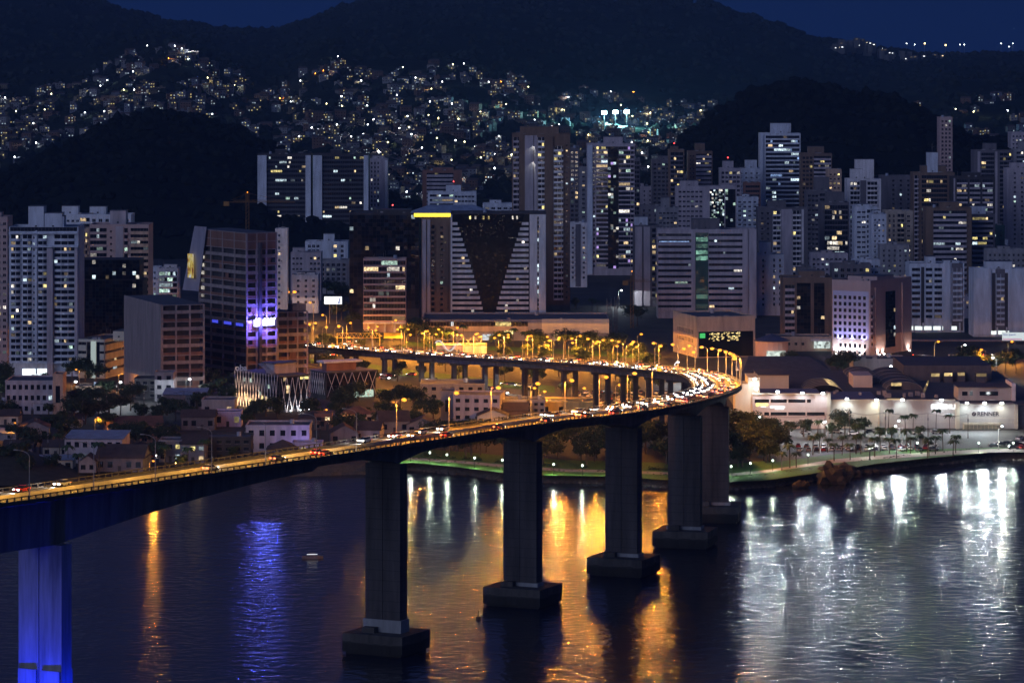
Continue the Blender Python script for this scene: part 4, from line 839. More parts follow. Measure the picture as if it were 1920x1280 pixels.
# --- far side mid rises and generic infill
tower('long reddish school like block with pale bands on the rise', 792, 866, 322, 2900, brick, [('B', 800, 850, dict(bh=1.8, m=mauve))], [(812, 850, 315)], dep=16, pl=.03, name='apartment_block')
tower('grey block with penthouse boxes above the yellow cornice', 802, 893, 362, 2560, bluew, [('B', 806, 850, dict(bh=1.6)), ('P', 852, 890)], [(836, 864, 348)], pl=.1, name='apartment_block', beacon=True)
tower('low white block with terraces behind the V tower', 905, 968, 384, 2480, bluew, [('P', 908, 965)], [(918, 940, 376)], pl=.05, name='apartment_block')
tower('pale tower with lit windows right of the twin slabs', 692, 727, 300, 2780, mauve, [('P', 694, 712), ('W', 722, 727)], [(698, 720, 293)], pl=.1)
tower('narrow dark tower right of the tall brown tower top', 1068, 1086, 280, 2560, dgrey, [('P', 1069, 1085)], [], pl=.1)
tower('bluish slim tower left of the glazed tower', 1086, 1102, 316, 2600, grey, [('P', 1087, 1101)], [], pl=.06)
tower('low blocks lit by yellow lamps near the tall brown tower', 1068, 1098, 350, 2680, beige, [('P', 1070, 1096)], [], pl=.2, name='apartment_block')
tower('pink tower on the shoulder of the round hill', 1762, 1786, 222, 2780, pink, [('P', 1764, 1784)], [], pl=.05)
tower('tiny tower beyond the shoulder of the round hill', 1895, 1925, 250, 3000, mauve, [('P', 1897, 1923)], [], pl=.12)
tower('white low office with bright glass front beyond the avenue trees', 296, 334, 506, 2050, white, [('B', 298, 332, dict(bh=1, pl=.6, pool=[LC, LG]))], [(306, 330, 497)], dep=14, name='office_building', cat='building')
tower('white low house block left of the bright glass front', 280, 300, 503, 2120, bluew, [('P', 281, 299)], [], dep=12, pl=.2, name='apartment_block')
INF = ((1520, 1590, 478, 2120), (1560, 1634, 498, 1990), (1600, 1650, 490, 2010), (1650, 1705, 462, 2150), (1808, 1828, 560, 2060), (1495, 1530, 505, 1980), (1380, 1422, 372, 2500), (1282, 1300, 330, 2680), (1180, 1226, 352, 2650), (1040, 1068, 330, 2750), (1866, 1890, 452, 2350), (1850, 1925, 470, 2180))
for i, (xl, xr, yt, d) in enumerate(INF):
    tower(('mauve', 'dark grey', 'cool white', 'grey')[i % 4] + ' mid rise block squeezed between taller towers, ' + nth(sorted(q[0] for q in INF).index(xl)) + ' from the left of these', xl, xr, yt, d, [mauve, dgrey, bluew, grey][i % 4], [('P', xl + 2, xr - 2)], [(xl + (xr - xl) * .3, xl + (xr - xl) * .6, yt - 7)], pl=.08, dep=14, name='apartment_block', cat='building')
# ---------------------------------------------------------------- shopping centre
def text(s, size, m, parent, loc, rot=(R(90), 0, 0), ext=.08, name='letters', bold=.0, sx=1):
    c = bpy.data.curves.new(name, 'FONT'); c.body = s; c.size = size; c.extrude = ext; c.offset = bold
    o = bpy.data.objects.new(name, c); me = bpy.data.meshes.new_from_object(o); bpy.data.objects.remove(o); bpy.data.curves.remove(c)
    me.materials.clear(); me.materials.append(m); t = link(name, me, parent); t.location = loc; t.rotation_euler = rot; t.scale = (sx, 1, 1); return t
mallw = mat('mall_cream_panel', (.56, .55, .47), var=.10, stretch=(1, 1, .15)); mallp = mat('mall_pink_panel', (.52, .46, .45), var=.10); mallg = mat('mall_grey_panel', (.44, .43, .42), var=.08)
mblue = mat('blue_membrane_roof', (.09, .12, .26), rough=.6); mroof = mat('dark_mall_roof', (.085, .085, .11))
mall = Bld('shopping_centre', 'long cream shopping centre with floodlit walls facing the bay', 1400, 1960, 757, 1474, mroof, dep=150); mo = mall.o; mf = mall.face()
mu, mv = mf.U, mall.V
def wall_part(x0, x1, yt, m, n0, n1, name='wall_panel'): return mf.box(name, m, mu(x0), mu(x1), 0, mv(yt), n0, n1)
wall_part(1378, 1410, 719, mallw, -12, 1.0); wall_part(1402, 1424, 707, mallw, -18, 1.02); wall_part(1410.2, 1549, 738, mallp, .02, 3.0); wall_part(1549.2, 1556, 735, mallw, .02, 3.6)
wall_part(1556.2, 1646, 750, mallw, .02, 1.2); wall_part(1646.2, 1648.5, 750, cream, .02, 1.9, 'downpipe_pier'); wall_part(1648.7, 1790, 750, mallg, .02, 1.2); wall_part(1790.2, 1797, 751, cream, .02, 4.4); wall_part(1797.2, 1900, 757, mallg, .02, 3.6); wall_part(1900.2, 1906, 757, cream, .02, 4.3); wall_part(1906.2, 1960, 762, dgrey, .02, 1)
for x0, x1, y in ((1556, 1790, 750), (1797, 1900, 757), (1411, 1548, 738)): mf.box('coping', cream, mu(x0), mu(x1), mv(y) + .01, mv(y) + .35, -.4, 3.9 if x0 > 1790 or x0 < 1500 else 1.5)
for y, xs_ in ((747, ((1414, 1441), (1444, 1474), (1477, 1509), (1512, 1519))), (771, ((1432, 1441), (1444, 1474), (1477, 1509), (1512, 1545)))):
    for x0, x1 in xs_: mf.box('window_strip', glass, mu(x0), mu(x1), mv(y + 6), mv(y), 3.01, 3.08)
for y in (790, 778): mf.box('panel_joint', mallw, mu(1556), mu(1790), mv(y), mv(y) + .12, 1.21, 1.26)
for x in (1578, 1668, 1700, 1730): mf.box('panel_joint', mallw, mu(x), mu(x) + .12, 0, mv(750), 1.21, 1.27)
for y in (782, 790, 798): mf.box('panel_joint', cream, mu(1797), mu(1900), mv(y), mv(y) + .1, 3.61, 3.66)
LETW = emit('lit_letters_white', (.95, 1, 1), 2.2); LETD = mat('dark_letters', (.03, .018, .02), var=0); LETY = emit('lit_letters_yellow', (1, .85, .15), 4)
q = mf.xyz(mu(1745), mv(766), 1.3); text('RIACHUELO', 2.75, LETW, mo, q, bold=.05, sx=.96)
q = mf.xyz(mu(1830), mv(777.5), 3.7); text('RENNER', 2.3, LETD, mo, q, bold=.04, sx=1.0)
mb = MB(); c0 = mf.xyz(mu(1824), mv(774), 3.68); mb.bar(c0, (c0[0], c0[1] - .12, c0[2]), .85, n=20); mb.build('round_logo', LETD, mo)
mb = MB(); mb.bar((c0[0] - .25, c0[1] - .14, c0[2] - .3), (c0[0] + .2, c0[1] - .14, c0[2] + .4), .1); mb.build('logo_mark', mallg, mo)
# the two small illegible lit logos: bars and rings of light where they stand
for (x, y, w, m_) in ((1419.5, 757, 19, LETY), (1446, 761.5, 26, LETW)):
    mb = MB(); c0 = mf.xyz(mu(x), mv(y), 3.1); 
    for k in range(10): a = k / 10 * 2 * math.pi; e = (k + 1) / 10 * 2 * math.pi; mb.bar((c0[0] + .5 * math.cos(a), c0[1], c0[2] + .5 * math.sin(a)), (c0[0] + .5 * math.cos(e), c0[1], c0[2] + .5 * math.sin(e)), .12, n=4)
    u = c0[0] + .9; k = 0
    while u < c0[0] + w * .2: mb.box(u, u + .28, c0[1] - .08, c0[1], c0[2] - .3, c0[2] + (.5 if k % 3 == 0 else .3)); u += .36; k += 1
    mb.build('lit_logo', m_, mo)
    mf.box('lit_logo_line', LETW, mu(x + 6), mu(x + w - 3), mv(y + 4.5), mv(y + 3), 3.02, 3.08)
# shop window box under the dark letters
mf.box('shop_window_frame', cream, mu(1803), mu(1874), mv(805.5), mv(790.5), 3.62, 5.2); mf.box('shop_window', emit('shop_window_glow', (1, .82, .52), 1.9, interior=.7), mu(1805), mu(1873), mv(804.5), mv(793.5), 5.21, 5.26)
for x in range(1808, 1872, 7): mf.box('window_mullion', steel, mu(x), mu(x) + .12, mv(804.5), mv(793.5), 5.27, 5.34)
mf.box('entrance_shade', dark, mu(1806), mu(1872), .3, mv(806), 3.62, 4.4)
# floodlights along the wall heads
FLM = emit('floodlight_lens', (.9, .97, 1), 45)
for i, (x, y, n, e, col) in enumerate(((1414, 712, 1.1, 2600, COOL), (1416, 730, 3.1, 2200, COOL), (1456, 735, 3.1, 2600, COOL), (1502, 737, 3.1, 2600, COOL), (1540, 738, 3.1, 2600, COOL), (1586, 749, 1.3, 3200, COOL), (1641, 751, 1.3, 2600, (.95, 1, .85)), (1690, 751, 1.3, 2200, (.85, 1, .95)), (1763, 751, 1.3, 3200, COOL), (1809, 756, 3.7, 2300, (.85, 1, .95)), (1842, 756, 3.7, 3200, COOL), (1874, 756, 3.7, 2600, (1, 1, .8)))):
    u = mu(x); v = mv(y) + .6; mf.box('floodlight_arm', steel, u - .06, u + .06, v, v + .12, n - .5, n + 3.3); mf.box('floodlight', FLM, u - .55, u + .55, v - .1, v + .45, n + 3.0, n + 3.7)
    q = mf.xyz(u, v - .3, n + 3.4); spot(mo, q, e * .6, col, 125, .7, aim=(0, .45, -1)); spot(mo, (q[0], q[1] - .6, q[2] + .3), e * 6 * random.uniform(.4, 1.4), col, 120, .6, aim=(0, -1, -.42), rad=.35)
# roofs, vaults and skylights on the mall
hr_ = mall.h
def slab(name, m, x0, x1, y0, y1, z0, z1): return P(mo, name, m, mu(x0), mu(x1), y0, y1, hr_ + z0, hr_ + z1)
slab('roof_block', mblue, 1556, 1650, 2, 40, .05, 1.2); slab('roof_block', mallp, 1412, 1546, 6, 40, .05, 2.4); slab('roof_sheet', mblue, 1420, 1546, 8, 38, 2.42, 2.5); slab('roof_block', mallg, 1440, 1500, 60, 84, .05, 6); slab('roof_sheet', mroof, 1438, 1502, 59, 85, 6.02, 6.3)
slab('roof_block', mallg, 1805, 1905, 14, 30, .05, 5.2); slab('roof_sheet', mroof, 1803, 1907, 13, 31, 5.22, 5.5); slab('roof_block', white, 1905.3, 1912, 12, 32, .05, 7)
for x0, x1 in ((1812, 1822), (1826, 1832), (1845, 1880)): slab('roof_block_window', glass if x0 != 1826 else LC, x0, x1, 13.9, 13.97, 2, 3.6)
SKY_ = emit('skylight_glow', (1, .72, .3), 1.1, interior=.5)
for (x0, x1, y0, y1, z) in ((1666, 1698, 8, 12, 1.4), (1700, 1720, 60, 64, 3), (1795, 1812, 92, 95, 4), (1822, 1838, 94, 97, 4), (1850, 1864, 96, 99, 4), (1885, 1905, 92, 95, 4)): slab('skylight_base', mroof, x0 - 1, x1 + 1, y0, y1, .05, z); slab('skylight', SKY_, x0, x1, y0 - .06, y0 - .01, z - 1.4, z - .1)
for k in range(7): slab('skylight_base', mroof, 1752 + k * 5, 1755 + k * 5, 40 + k * 7, 42 + k * 7, .05, 1.9); slab('skylight', SKY_, 1752 + k * 5, 1755 + k * 5, 39.9 + k * 7, 39.95 + k * 7, .9, 1.8)
def vault(x0, x1, y0, y1, z, m, glow=None):
    mb = MB(); u0, u1 = mu(x0), mu(x1); N = 12; w = u1 - u0
    for k in range(N):
        a, c = math.pi * k / N, math.pi * (k + 1) / N; p = lambda t, y: ((u0 + u1) / 2 - w / 2 * math.cos(t), y, hr_ + z * math.sin(t))
        mb.quad(p(a, y0), p(c, y0), p(c, y1), p(a, y1), m=1 if glow and k in (7, 8, 9, 10) else 0); mb.quad(((u0 + u1) / 2, y0, hr_), p(c, y0), p(a, y0))
    o = mb.build('barrel_vault', [m] + ([glow] if glow else []), mo)
    for k in range(6):
        y = y0 + (y1 - y0) * k / 5; rb = MB(); pr = None
        for j in range(N + 1):
            t = math.pi * j / N; q = ((u0 + u1) / 2 - (w / 2 + .1) * math.cos(t), y, hr_ + (z + .12) * math.sin(t))
            if pr: rb.bar(pr, q, .14, n=4)
            pr = q
        rb.build('vault_rib', steel, o)
vault(1530, 1600, 44, 74, 3.4, glassb, SKY_); vault(1690, 1760, 60, 130, 3.2, mroof); vault(1640, 1700, 90, 140, 2.6, mroof)
slab('roof_block', mroof, 1745, 1920, 100, 146, .05, 6.5); slab('roof_block', mallp, 1630, 1668, 70, 90, .05, 5)
for k in range(14): x = 1560 + random.random() * 240; y = 20 + random.random() * 25; slab('roof_unit', grey, x, x + random.uniform(4, 8), y, y + 3, .05, random.uniform(1, 2.2))
# hall behind with the dark pitched roof
b = Bld('event_hall', 'low hall with broad dark sloping roof left behind the shopping centre', 1395, 1560, 700, 1620, mallp, dep=60, cat='building'); mb = MB(); w = b.W
mb.quad((-1, -1, b.h), (w + 1, -1, b.h), (w * .8, 30, b.h + 5), (w * .1, 30, b.h + 5)); mb.quad((w + 1, -1, b.h), (w + 1, 61, b.h), (w * .8, 30, b.h + 5)); mb.quad((w + 1, 61, b.h), (-1, 61, b.h), (w * .1, 30, b.h + 5), (w * .8, 30, b.h + 5)); mb.quad((-1, 61, b.h), (-1, -1, b.h), (w * .1, 30, b.h + 5)); mb.quad((-1, -1, b.h - .05), (-1, 61, b.h - .05), (w + 1, 61, b.h - .05), (w + 1, -1, b.h - .05)); mb.build('pitched_roof', mroof, b.o)
f = b.face(); f.px('lit_doorway', LY, 1430, 1436, 700, 706, .02, .1)
# long fence and yard blocks right behind the mall
b = Bld('warehouse', 'low pale warehouse row behind the shopping centre roofs', 1600, 1700, 676, 1700, grey, dep=20, cat='building'); punched(b.face(), 1, b.W - 1, 1, b.h - .5, fh=4, sp=5, pl=.15); rooftop(b, [])
# ---------------------------------------------------------------- zig-zag lattice centre
LAT = mat('pale_lattice_steel', (.60, .56, .58), rough=.5, var=.1)
def lattice(b, f, n, y0, y1, outw=.9):
    v0, v1 = b.V(y1), b.V(y0)
    for k in range(n):
        u = f.L * k / n; w = f.L / n
        for (ua, ub) in ((u, u + w), (u + w, u)):
            mb = MB(); mb.bar(f.xyz(ua, v0, outw), f.xyz((ua + ub) / 2 if False else ub, v1, outw + (.001 if ua < ub else .32)), .15, n=4); mb.build('lattice_bar', LAT, b.o)
b = Bld('market_hall', 'left half of the market hall wrapped in white zig-zag lattice with roof letters', 444, 578, 706, 1535, dark, 38, 524, cat='building'); f = b.face(); fl_ = b.face('L')
curtain(f, .2, f.L - .2, 1, b.h - .4, pl=.02, pool=[LW]); curtain(fl_, .2, fl_.L - .2, 1, b.h - .4, pl=.05, pool=[LW, LY, LG]); lattice(b, f, 5, 709, 776); lattice(b, fl_, 15, 703, 770)
P(b.o, 'roof_slab', roofm, -.6, b.W + .6, -.6, b.D + .6, b.h + .01, b.h + .4); P(b.o, 'roof_house', mauve, b.W * .2, b.W * .95, b.D * .25, b.D * .45, b.h + .41, b.h + 4.6); P(b.o, 'roof_house_top', roofm, b.W * .1, b.W, b.D * .2, b.D * .5, b.h + 4.62, b.h + 5)
mb = MB(); mb.quad((-.2, b.D * .2, b.h + .6), (b.W * .2, b.D * .2, b.h + .6), (b.W * .2, b.D * .5, b.h + 4.4), (-.2, b.D * .5, b.h + 4.4)); mb.quad((-.2, b.D * .5, b.h + 4.3), (b.W * .2, b.D * .5, b.h + 4.3), (b.W * .2, b.D * .2, b.h + .5), (-.2, b.D * .2, b.h + .5)); mb.build('roof_panel', zinc, b.o)
lt = text('oba', 3.4, mat('white_sign_letters', (.7, .7, .72), var=0), b.o, (-1.2, b.D - .5, b.h + .5), rot=(R(90), 0, -b.th), ext=.2, bold=.1)
for x in (455, 470, 492): q = fl_.xyz(fl_.U(x), 3, 4); spot(b.o, q, 2300, (1, .62, .3), 170, aim=(.9, -.2, .3))
for x in (538, 556, 572): q = f.xyz(f.U(x), 1.5, 3); spot(b.o, q, 650, (.85, .95, 1), 150, aim=(0, .8, .7)); f.box('ground_spot', bulbW, f.U(x) - .2, f.U(x) + .2, .6, .9, 2.6, 3)
f.box('lit_roof_cafe', LY, f.U(562), f.U(577), b.h - 1.6, b.h - .6, .3, .5)
b = Bld('market_hall', 'right half of the market hall with dark glass behind white zig-zag bars', 583, 704, 699, 1590, dark, 30, 612, cat='building'); f = b.face(); fl_ = b.face('L'); curtain(f, .2, f.L - .2, 4, b.h - .4, pl=.006, pool=[LW]); lattice(b, f, 6, 700, 745); lattice(b, fl_, 7, 700, 740)
P(b.o, 'roof_slab', roofm, -.6, b.W + .6, -.6, b.D + .6, b.h + .01, b.h + .4); P(b.o, 'roof_house', brick, b.W * .1, b.W * .7, b.D * .3, b.D * .6, b.h + .41, b.h + 3.8); P(b.o, 'roof_house_top', white, b.W * .02, b.W * .8, b.D * .2, b.D * .7, b.h + 3.82, b.h + 4.6); f.box('lit_ground_floor', LG, f.U(650), f.U(700), .4, 3.4, .1, .15)
# ---------------------------------------------------------------- wave-roofed pavilion, gantry, billboards, masts, cranes
b = Bld('pavilion', 'violet pavilion with white wave shaped front beside the viaduct', 818, 912, 648, 1800, mat('violet_render', (.36, .32, .48)), dep=14, cat='building'); f = b.face()
mb = MB(); pr = None
for k in range(29):
    t = k / 28; u = f.U(816 + 48 * t); v = b.h + .4 + 2.2 * math.sin(t * 2 * math.pi * 1.25 + .4) * (1 if t < .9 else .6) - t * 1.2; q = f.xyz(u, v, .8)
    if pr: mb.bar(pr, q, .35, n=6)
    pr = q
mb.build('wave_arch', emit('lit_wave_arch', (1, .97, .95), .7), b.o); f.box('lit_front', emit('pavilion_front_glow', (1, .75, .7), .8, interior=1), f.U(820), f.U(862), .5, 4.2, .05, .1); P(b.o, 'roof', roofm, -.3, b.W + .3, -.3, 14.3, b.h + .01, b.h + .3)
for x in (869, 888): mb = MB(); p0 = f.xyz(f.U(x), 0, 1); p1 = f.xyz(f.U(x), b.h + 5, 1); mb.bar(p0, p1, .18); [mb.bar(p1, f.xyz(f.U(x + k), b.h + .2, 0), .06, n=4) for k in (-16, 14)]; mb.build('stay_mast', white, b.o)
g0 = gp(632, 668, GZ); g1 = gp(712, 668, GZ); gt = thing('sign_gantry', 'yellow lit lattice sign gantry over the viaduct approach', 'gantry', (g0.x, g0.y, GZ)); w = g1.x - g0.x
ym = mat('yellow_lattice_steel', (.62, .48, .16), rough=.5); hz = 9
for x in (0, w): mb = MB(); mb.bar((x, 0, 0), (x, 0, hz + 2.2), .2); mb.build('gantry_leg', ym, gt)
for z in (hz, hz + 2.2): mb = MB(); mb.bar((0, 0, z), (w, 0, z), .13); mb.build('chord', ym, gt)
for k in range(10): mb = MB(); a = w * k / 10; c = w * (k + 1) / 10; mb.bar((a, 0, hz), ((a + c) / 2, 0, hz + 2.2), .09, n=4); mb.bar(((a + c) / 2, 0, hz + 2.2), (c, 0, hz), .09, n=4); mb.build('brace', ym, gt)
P(gt, 'sign_panel', mat('sign_yellow', (.7, .5, .08), var=.1), w + 2, w + 11, -.3, -.1, hz - .2, hz + 2.4)
mb = MB(); mb.bar((w, 0, hz + 1), (w + 11, 0, hz + 1), .12); mb.build('sign_arm', ym, gt)
def billboard(label, x0, x1, y0, y1, d, m, stripe=None):
    p = pd(x0, y1, d); q = pd(x1, y0, d); t = thing('billboard', label, 'billboard', (p.x, d, GZ)); w = q.x - p.x; z0 = p.z - GZ; z1 = q.z - GZ
    P(t, 'panel', m, 0, w, -.15, 0, z0, z1); P(t, 'panel_back', black, -.1, w + .1, .01, .3, z0 - .1, z1 + .1)
    for u in (.3 * w, .7 * w): P(t, 'post', steel, u - .15, u + .15, .31, .6, 0, z0 + .4)
    return t, w, z0, z1
t, w, z0, z1 = billboard('bright white backlit billboard with blue figure above the avenue', 608, 641, 556, 570, 2020, emit('billboard_white', (.86, .93, 1), 1.7, sample=True))
bl_ = emit('billboard_blue', (.08, .12, .55), .6)
mb = MB(); pr = None
for (a, c) in ((.82, .85), (.87, .6), (.86, .4), (.79, .12)):
    if pr: mb.bar((pr[0] * w, -.2, z0 + pr[1] * (z1 - z0)), (a * w, -.2, z0 + c * (z1 - z0)), .3, n=5)
    pr = (a, c)
mb.bar((.79 * w, -.2, z0 + .12 * (z1 - z0)), (.93 * w, -.2, z0 + .25 * (z1 - z0)), .25, n=5); mb.build('printed_figure', bl_, t)
t, w, z0, z1 = billboard('white billboard with small lettering at the right edge', 1879, 1960, 623, 638, 1880, emit('billboard_pale', (.85, .97, 1), .75, sample=True))
text('Sem querer', 1.35, bl_, t, (.5, -.2, z1 - 1.5), ext=.02, bold=.02); P(t, 'pink_line', emit('billboard_pink', (.9, .25, .5), .6), .3, w * .45, -.2, -.16, z0 + .3, z0 + .8)
def lattice_mast(label, x, ytop, ybase, ww=1.1):
    p = gp(x, ybase, GZ); h = zy(ytop, p.y) - GZ; t = thing('lattice_mast', label, 'mast', p); cs = [(-ww, -ww), (ww, -ww), (ww, ww), (-ww, ww)]
    for (a, c) in cs: mb = MB(); mb.bar((a, c, 0), (a, c, h), .13, n=4); mb.build('leg', steel, t)
    mb = MB(); z = 0; k = 0
    while z < h - 2.2:
        for i in range(4): a = cs[i]; c = cs[(i + 1) % 4]; mb.bar((*a, z), (*c, z + 2.2), .07, n=4); mb.bar((*a, z), (*c, z), .06, n=4)
        z += 2.2
    mb.build('bracing', steel, t, kind='stuff'); return t, h
lattice_mast('grey lattice mast left of the umbrella tree', 1142, 560, 628); lattice_mast('slim lattice mast beside the umbrella tree', 1155, 556, 625, .7)
crm = mat('crane_orange', (.30, .16, .05))
def crane(label, x, ytop, ybase, jl, jr, side=1):
    p = gp(x, ybase, GZ); h = zy(ytop, p.y) - GZ; t = thing('tower_crane', label, 'crane', p)
    mb = MB()
    for (a, c) in ((-.8, -.8), (.8, -.8), (.8, .8), (-.8, .8)): mb.bar((a, c, 0), (a, c, h), .12, n=4)
    z = 0
    while z < h - 2: mb.bar((-.8, -.8, z), (.8, -.8, z + 2), .06, n=4); mb.bar((-.8, .8, z), (.8, .8, z + 2), .06, n=4); z += 2
    mb.build('mast', crm, t)
    mb = MB(); mb.bar((-jl, 0, h - 5), (jr, 0, h - 5), .16, n=4); mb.bar((-jl * .6, 0, h - 4), (jr * .9, 0, h - 4), .1, n=4); u = -jl * .6
    while u < jr * .9 - 2: mb.bar((u, 0, h - 5), (u + 1, 0, h - 4), .06, n=4); mb.bar((u + 1, 0, h - 4), (u + 2, 0, h - 5), .06, n=4); u += 2
    mb.build('jib', crm, t); mb = MB(); mb.bar((0, 0, h - 5), (0, 0, h), .2, n=4); mb.bar((0, 0, h), (-jl * .7, 0, h - 4), .05, n=4); mb.bar((0, 0, h), (jr * .7, 0, h - 4), .05, n=4); mb.build('a_frame', crm, t)
    P(t, 'counterweight', crm, -jl, -jl + 3, -1, 1, h - 7, h - 4.6); mb = MB(); mb.ball((0, 0, h + .4), .35); mb.build('beacon', bulbO, t); return t
crane('thin orange tower crane behind the unfinished tower', 464, 362, 600, 13, 26); crane('slim tower crane mast in front of the dark panelled block', 1185, 510, 615, 5, 10)
# small bus behind the gantry
# ---------------------------------------------------------------- low quarter on the left
hwhite = mat('house_white_render', (.24, .23, .26))
def house(label, xl, xr, ye, yb, m, roof='flat', rm=tile, dep=10, rise=2.2, th=0, nw=3, pl=.12, floors=1, name='house', lw=None):
    d = F * (H - GZ) / (yb - Y0); b = Bld(name, label, xl, xr, ye, d, m, th, None, dep, cat='house'); o = b.o; w, h = b.W, b.h; e = .5; mb = MB()
    if roof == 'gable':      # ridge along the front
        mb.quad((-e, -e, h), (w + e, -e, h), (w + e, dep / 2, h + rise), (-e, dep / 2, h + rise)); mb.quad((w + e, dep + e, h), (-e, dep + e, h), (-e, dep / 2, h + rise), (w + e, dep / 2, h + rise))
        mb.quad((0, 0, h), (0, dep / 2, h + rise - .15), (0, dep, h), m=1); mb.quad((w, dep, h), (w, dep / 2, h + rise - .15), (w, 0, h), m=1); mb.quad((-e, -e, h - .06), (-e, dep + e, h - .06), (w + e, dep + e, h - .06), (w + e, -e, h - .06))
    elif roof == 'gablef':
        mb.quad((-e, -e, h), (w / 2, -e, h + rise), (w / 2, dep + e, h + rise), (-e, dep + e, h)); mb.quad((w / 2, -e, h + rise), (w + e, -e, h), (w + e, dep + e, h), (w / 2, dep + e, h + rise)); mb.quad((0, 0, h), (w, 0, h), (w / 2, 0, h + rise - .15), m=1); mb.quad((w, dep, h), (0, dep, h), (w / 2, dep, h + rise - .15), m=1)
    elif roof == 'hip':
        r_ = min(w, dep) / 2; mb.quad((-e, -e, h), (w + e, -e, h), (w - r_, dep / 2, h + rise), (r_, dep / 2, h + rise)); mb.quad((w + e, dep + e, h), (-e, dep + e, h), (r_, dep / 2, h + rise), (w - r_, dep / 2, h + rise)); mb.quad((-e, dep + e, h), (-e, -e, h), (r_, dep / 2, h + rise)); mb.quad((w + e, -e, h), (w + e, dep + e, h), (w - r_, dep / 2, h + rise)); mb.quad((-e, -e, h - .06), (-e, dep + e, h - .06), (w + e, dep + e, h - .06), (w + e, -e, h - .06))
    elif roof == 'shed':
        mb.quad((-e, -e, h + .1), (w + e, -e, h + .1), (w + e, dep + e, h + rise), (-e, dep + e, h + rise)); mb.quad((-e, dep + e, h + rise - .2), (w + e, dep + e, h + rise - .2), (w + e, -e, h - .1), (-e, -e, h - .1))
        for q in (((0, .01, h), (0, dep, h), (0, dep, h + rise - .2)), ((w, dep, h), (w, .01, h), (w, dep, h + rise - .2))): mb.quad(*q, m=1)
    else:
        mb.box(-.15, w + .15, -.15, .15, h - .02, h + .7, m=1); mb.box(-.15, w + .15, dep - .15, dep + .15, h - .02, h + .7, m=1); mb.box(-.15, .15, .16, dep - .16, h - .02, h + .7, m=1); mb.box(w - .15, w + .15, .16, dep - .16, h - .02, h + .7, m=1); mb.box(.16, w - .16, .16, dep - .16, h - .02, h + .08)
    mb.build('roof', [rm if roof != 'flat' else roofm, m], o)
    if roof == 'flat' and random.random() < .6: t_ = MB(); t_.bar((w * .7, dep * .6, h + .09), (w * .7, dep * .6, h + 1.7), .8, n=10); t_.build('water_tank', zinc, o)
    f = b.face(); fh = h / floors
    for k in range(floors):
        for j in range(nw):
            u = w * (j + .5) / nw; ww = min(1.8, w / nw * .55); v = k * fh + fh * .32
            if k == 0 and j == nw // 2 and floors * nw > 2: f.box('door', dark, u - .55, u + .55, .05, 2.2, .01, .06); continue
            on_ = random.random() < pl; wn = f.box('window', (random.choice(lw or [LW, LY, LC])) if on_ else glass, u - ww / 2, u + ww / 2, v, v + fh * .42, .01, .05); PS(wn, 'window_sill', hwhite, u - ww / 2 - .1, u + ww / 2 + .1, -.2, -.01, v - .12, v)
    return b
_hw = mat('house_white_render', (.24, .23, .26))
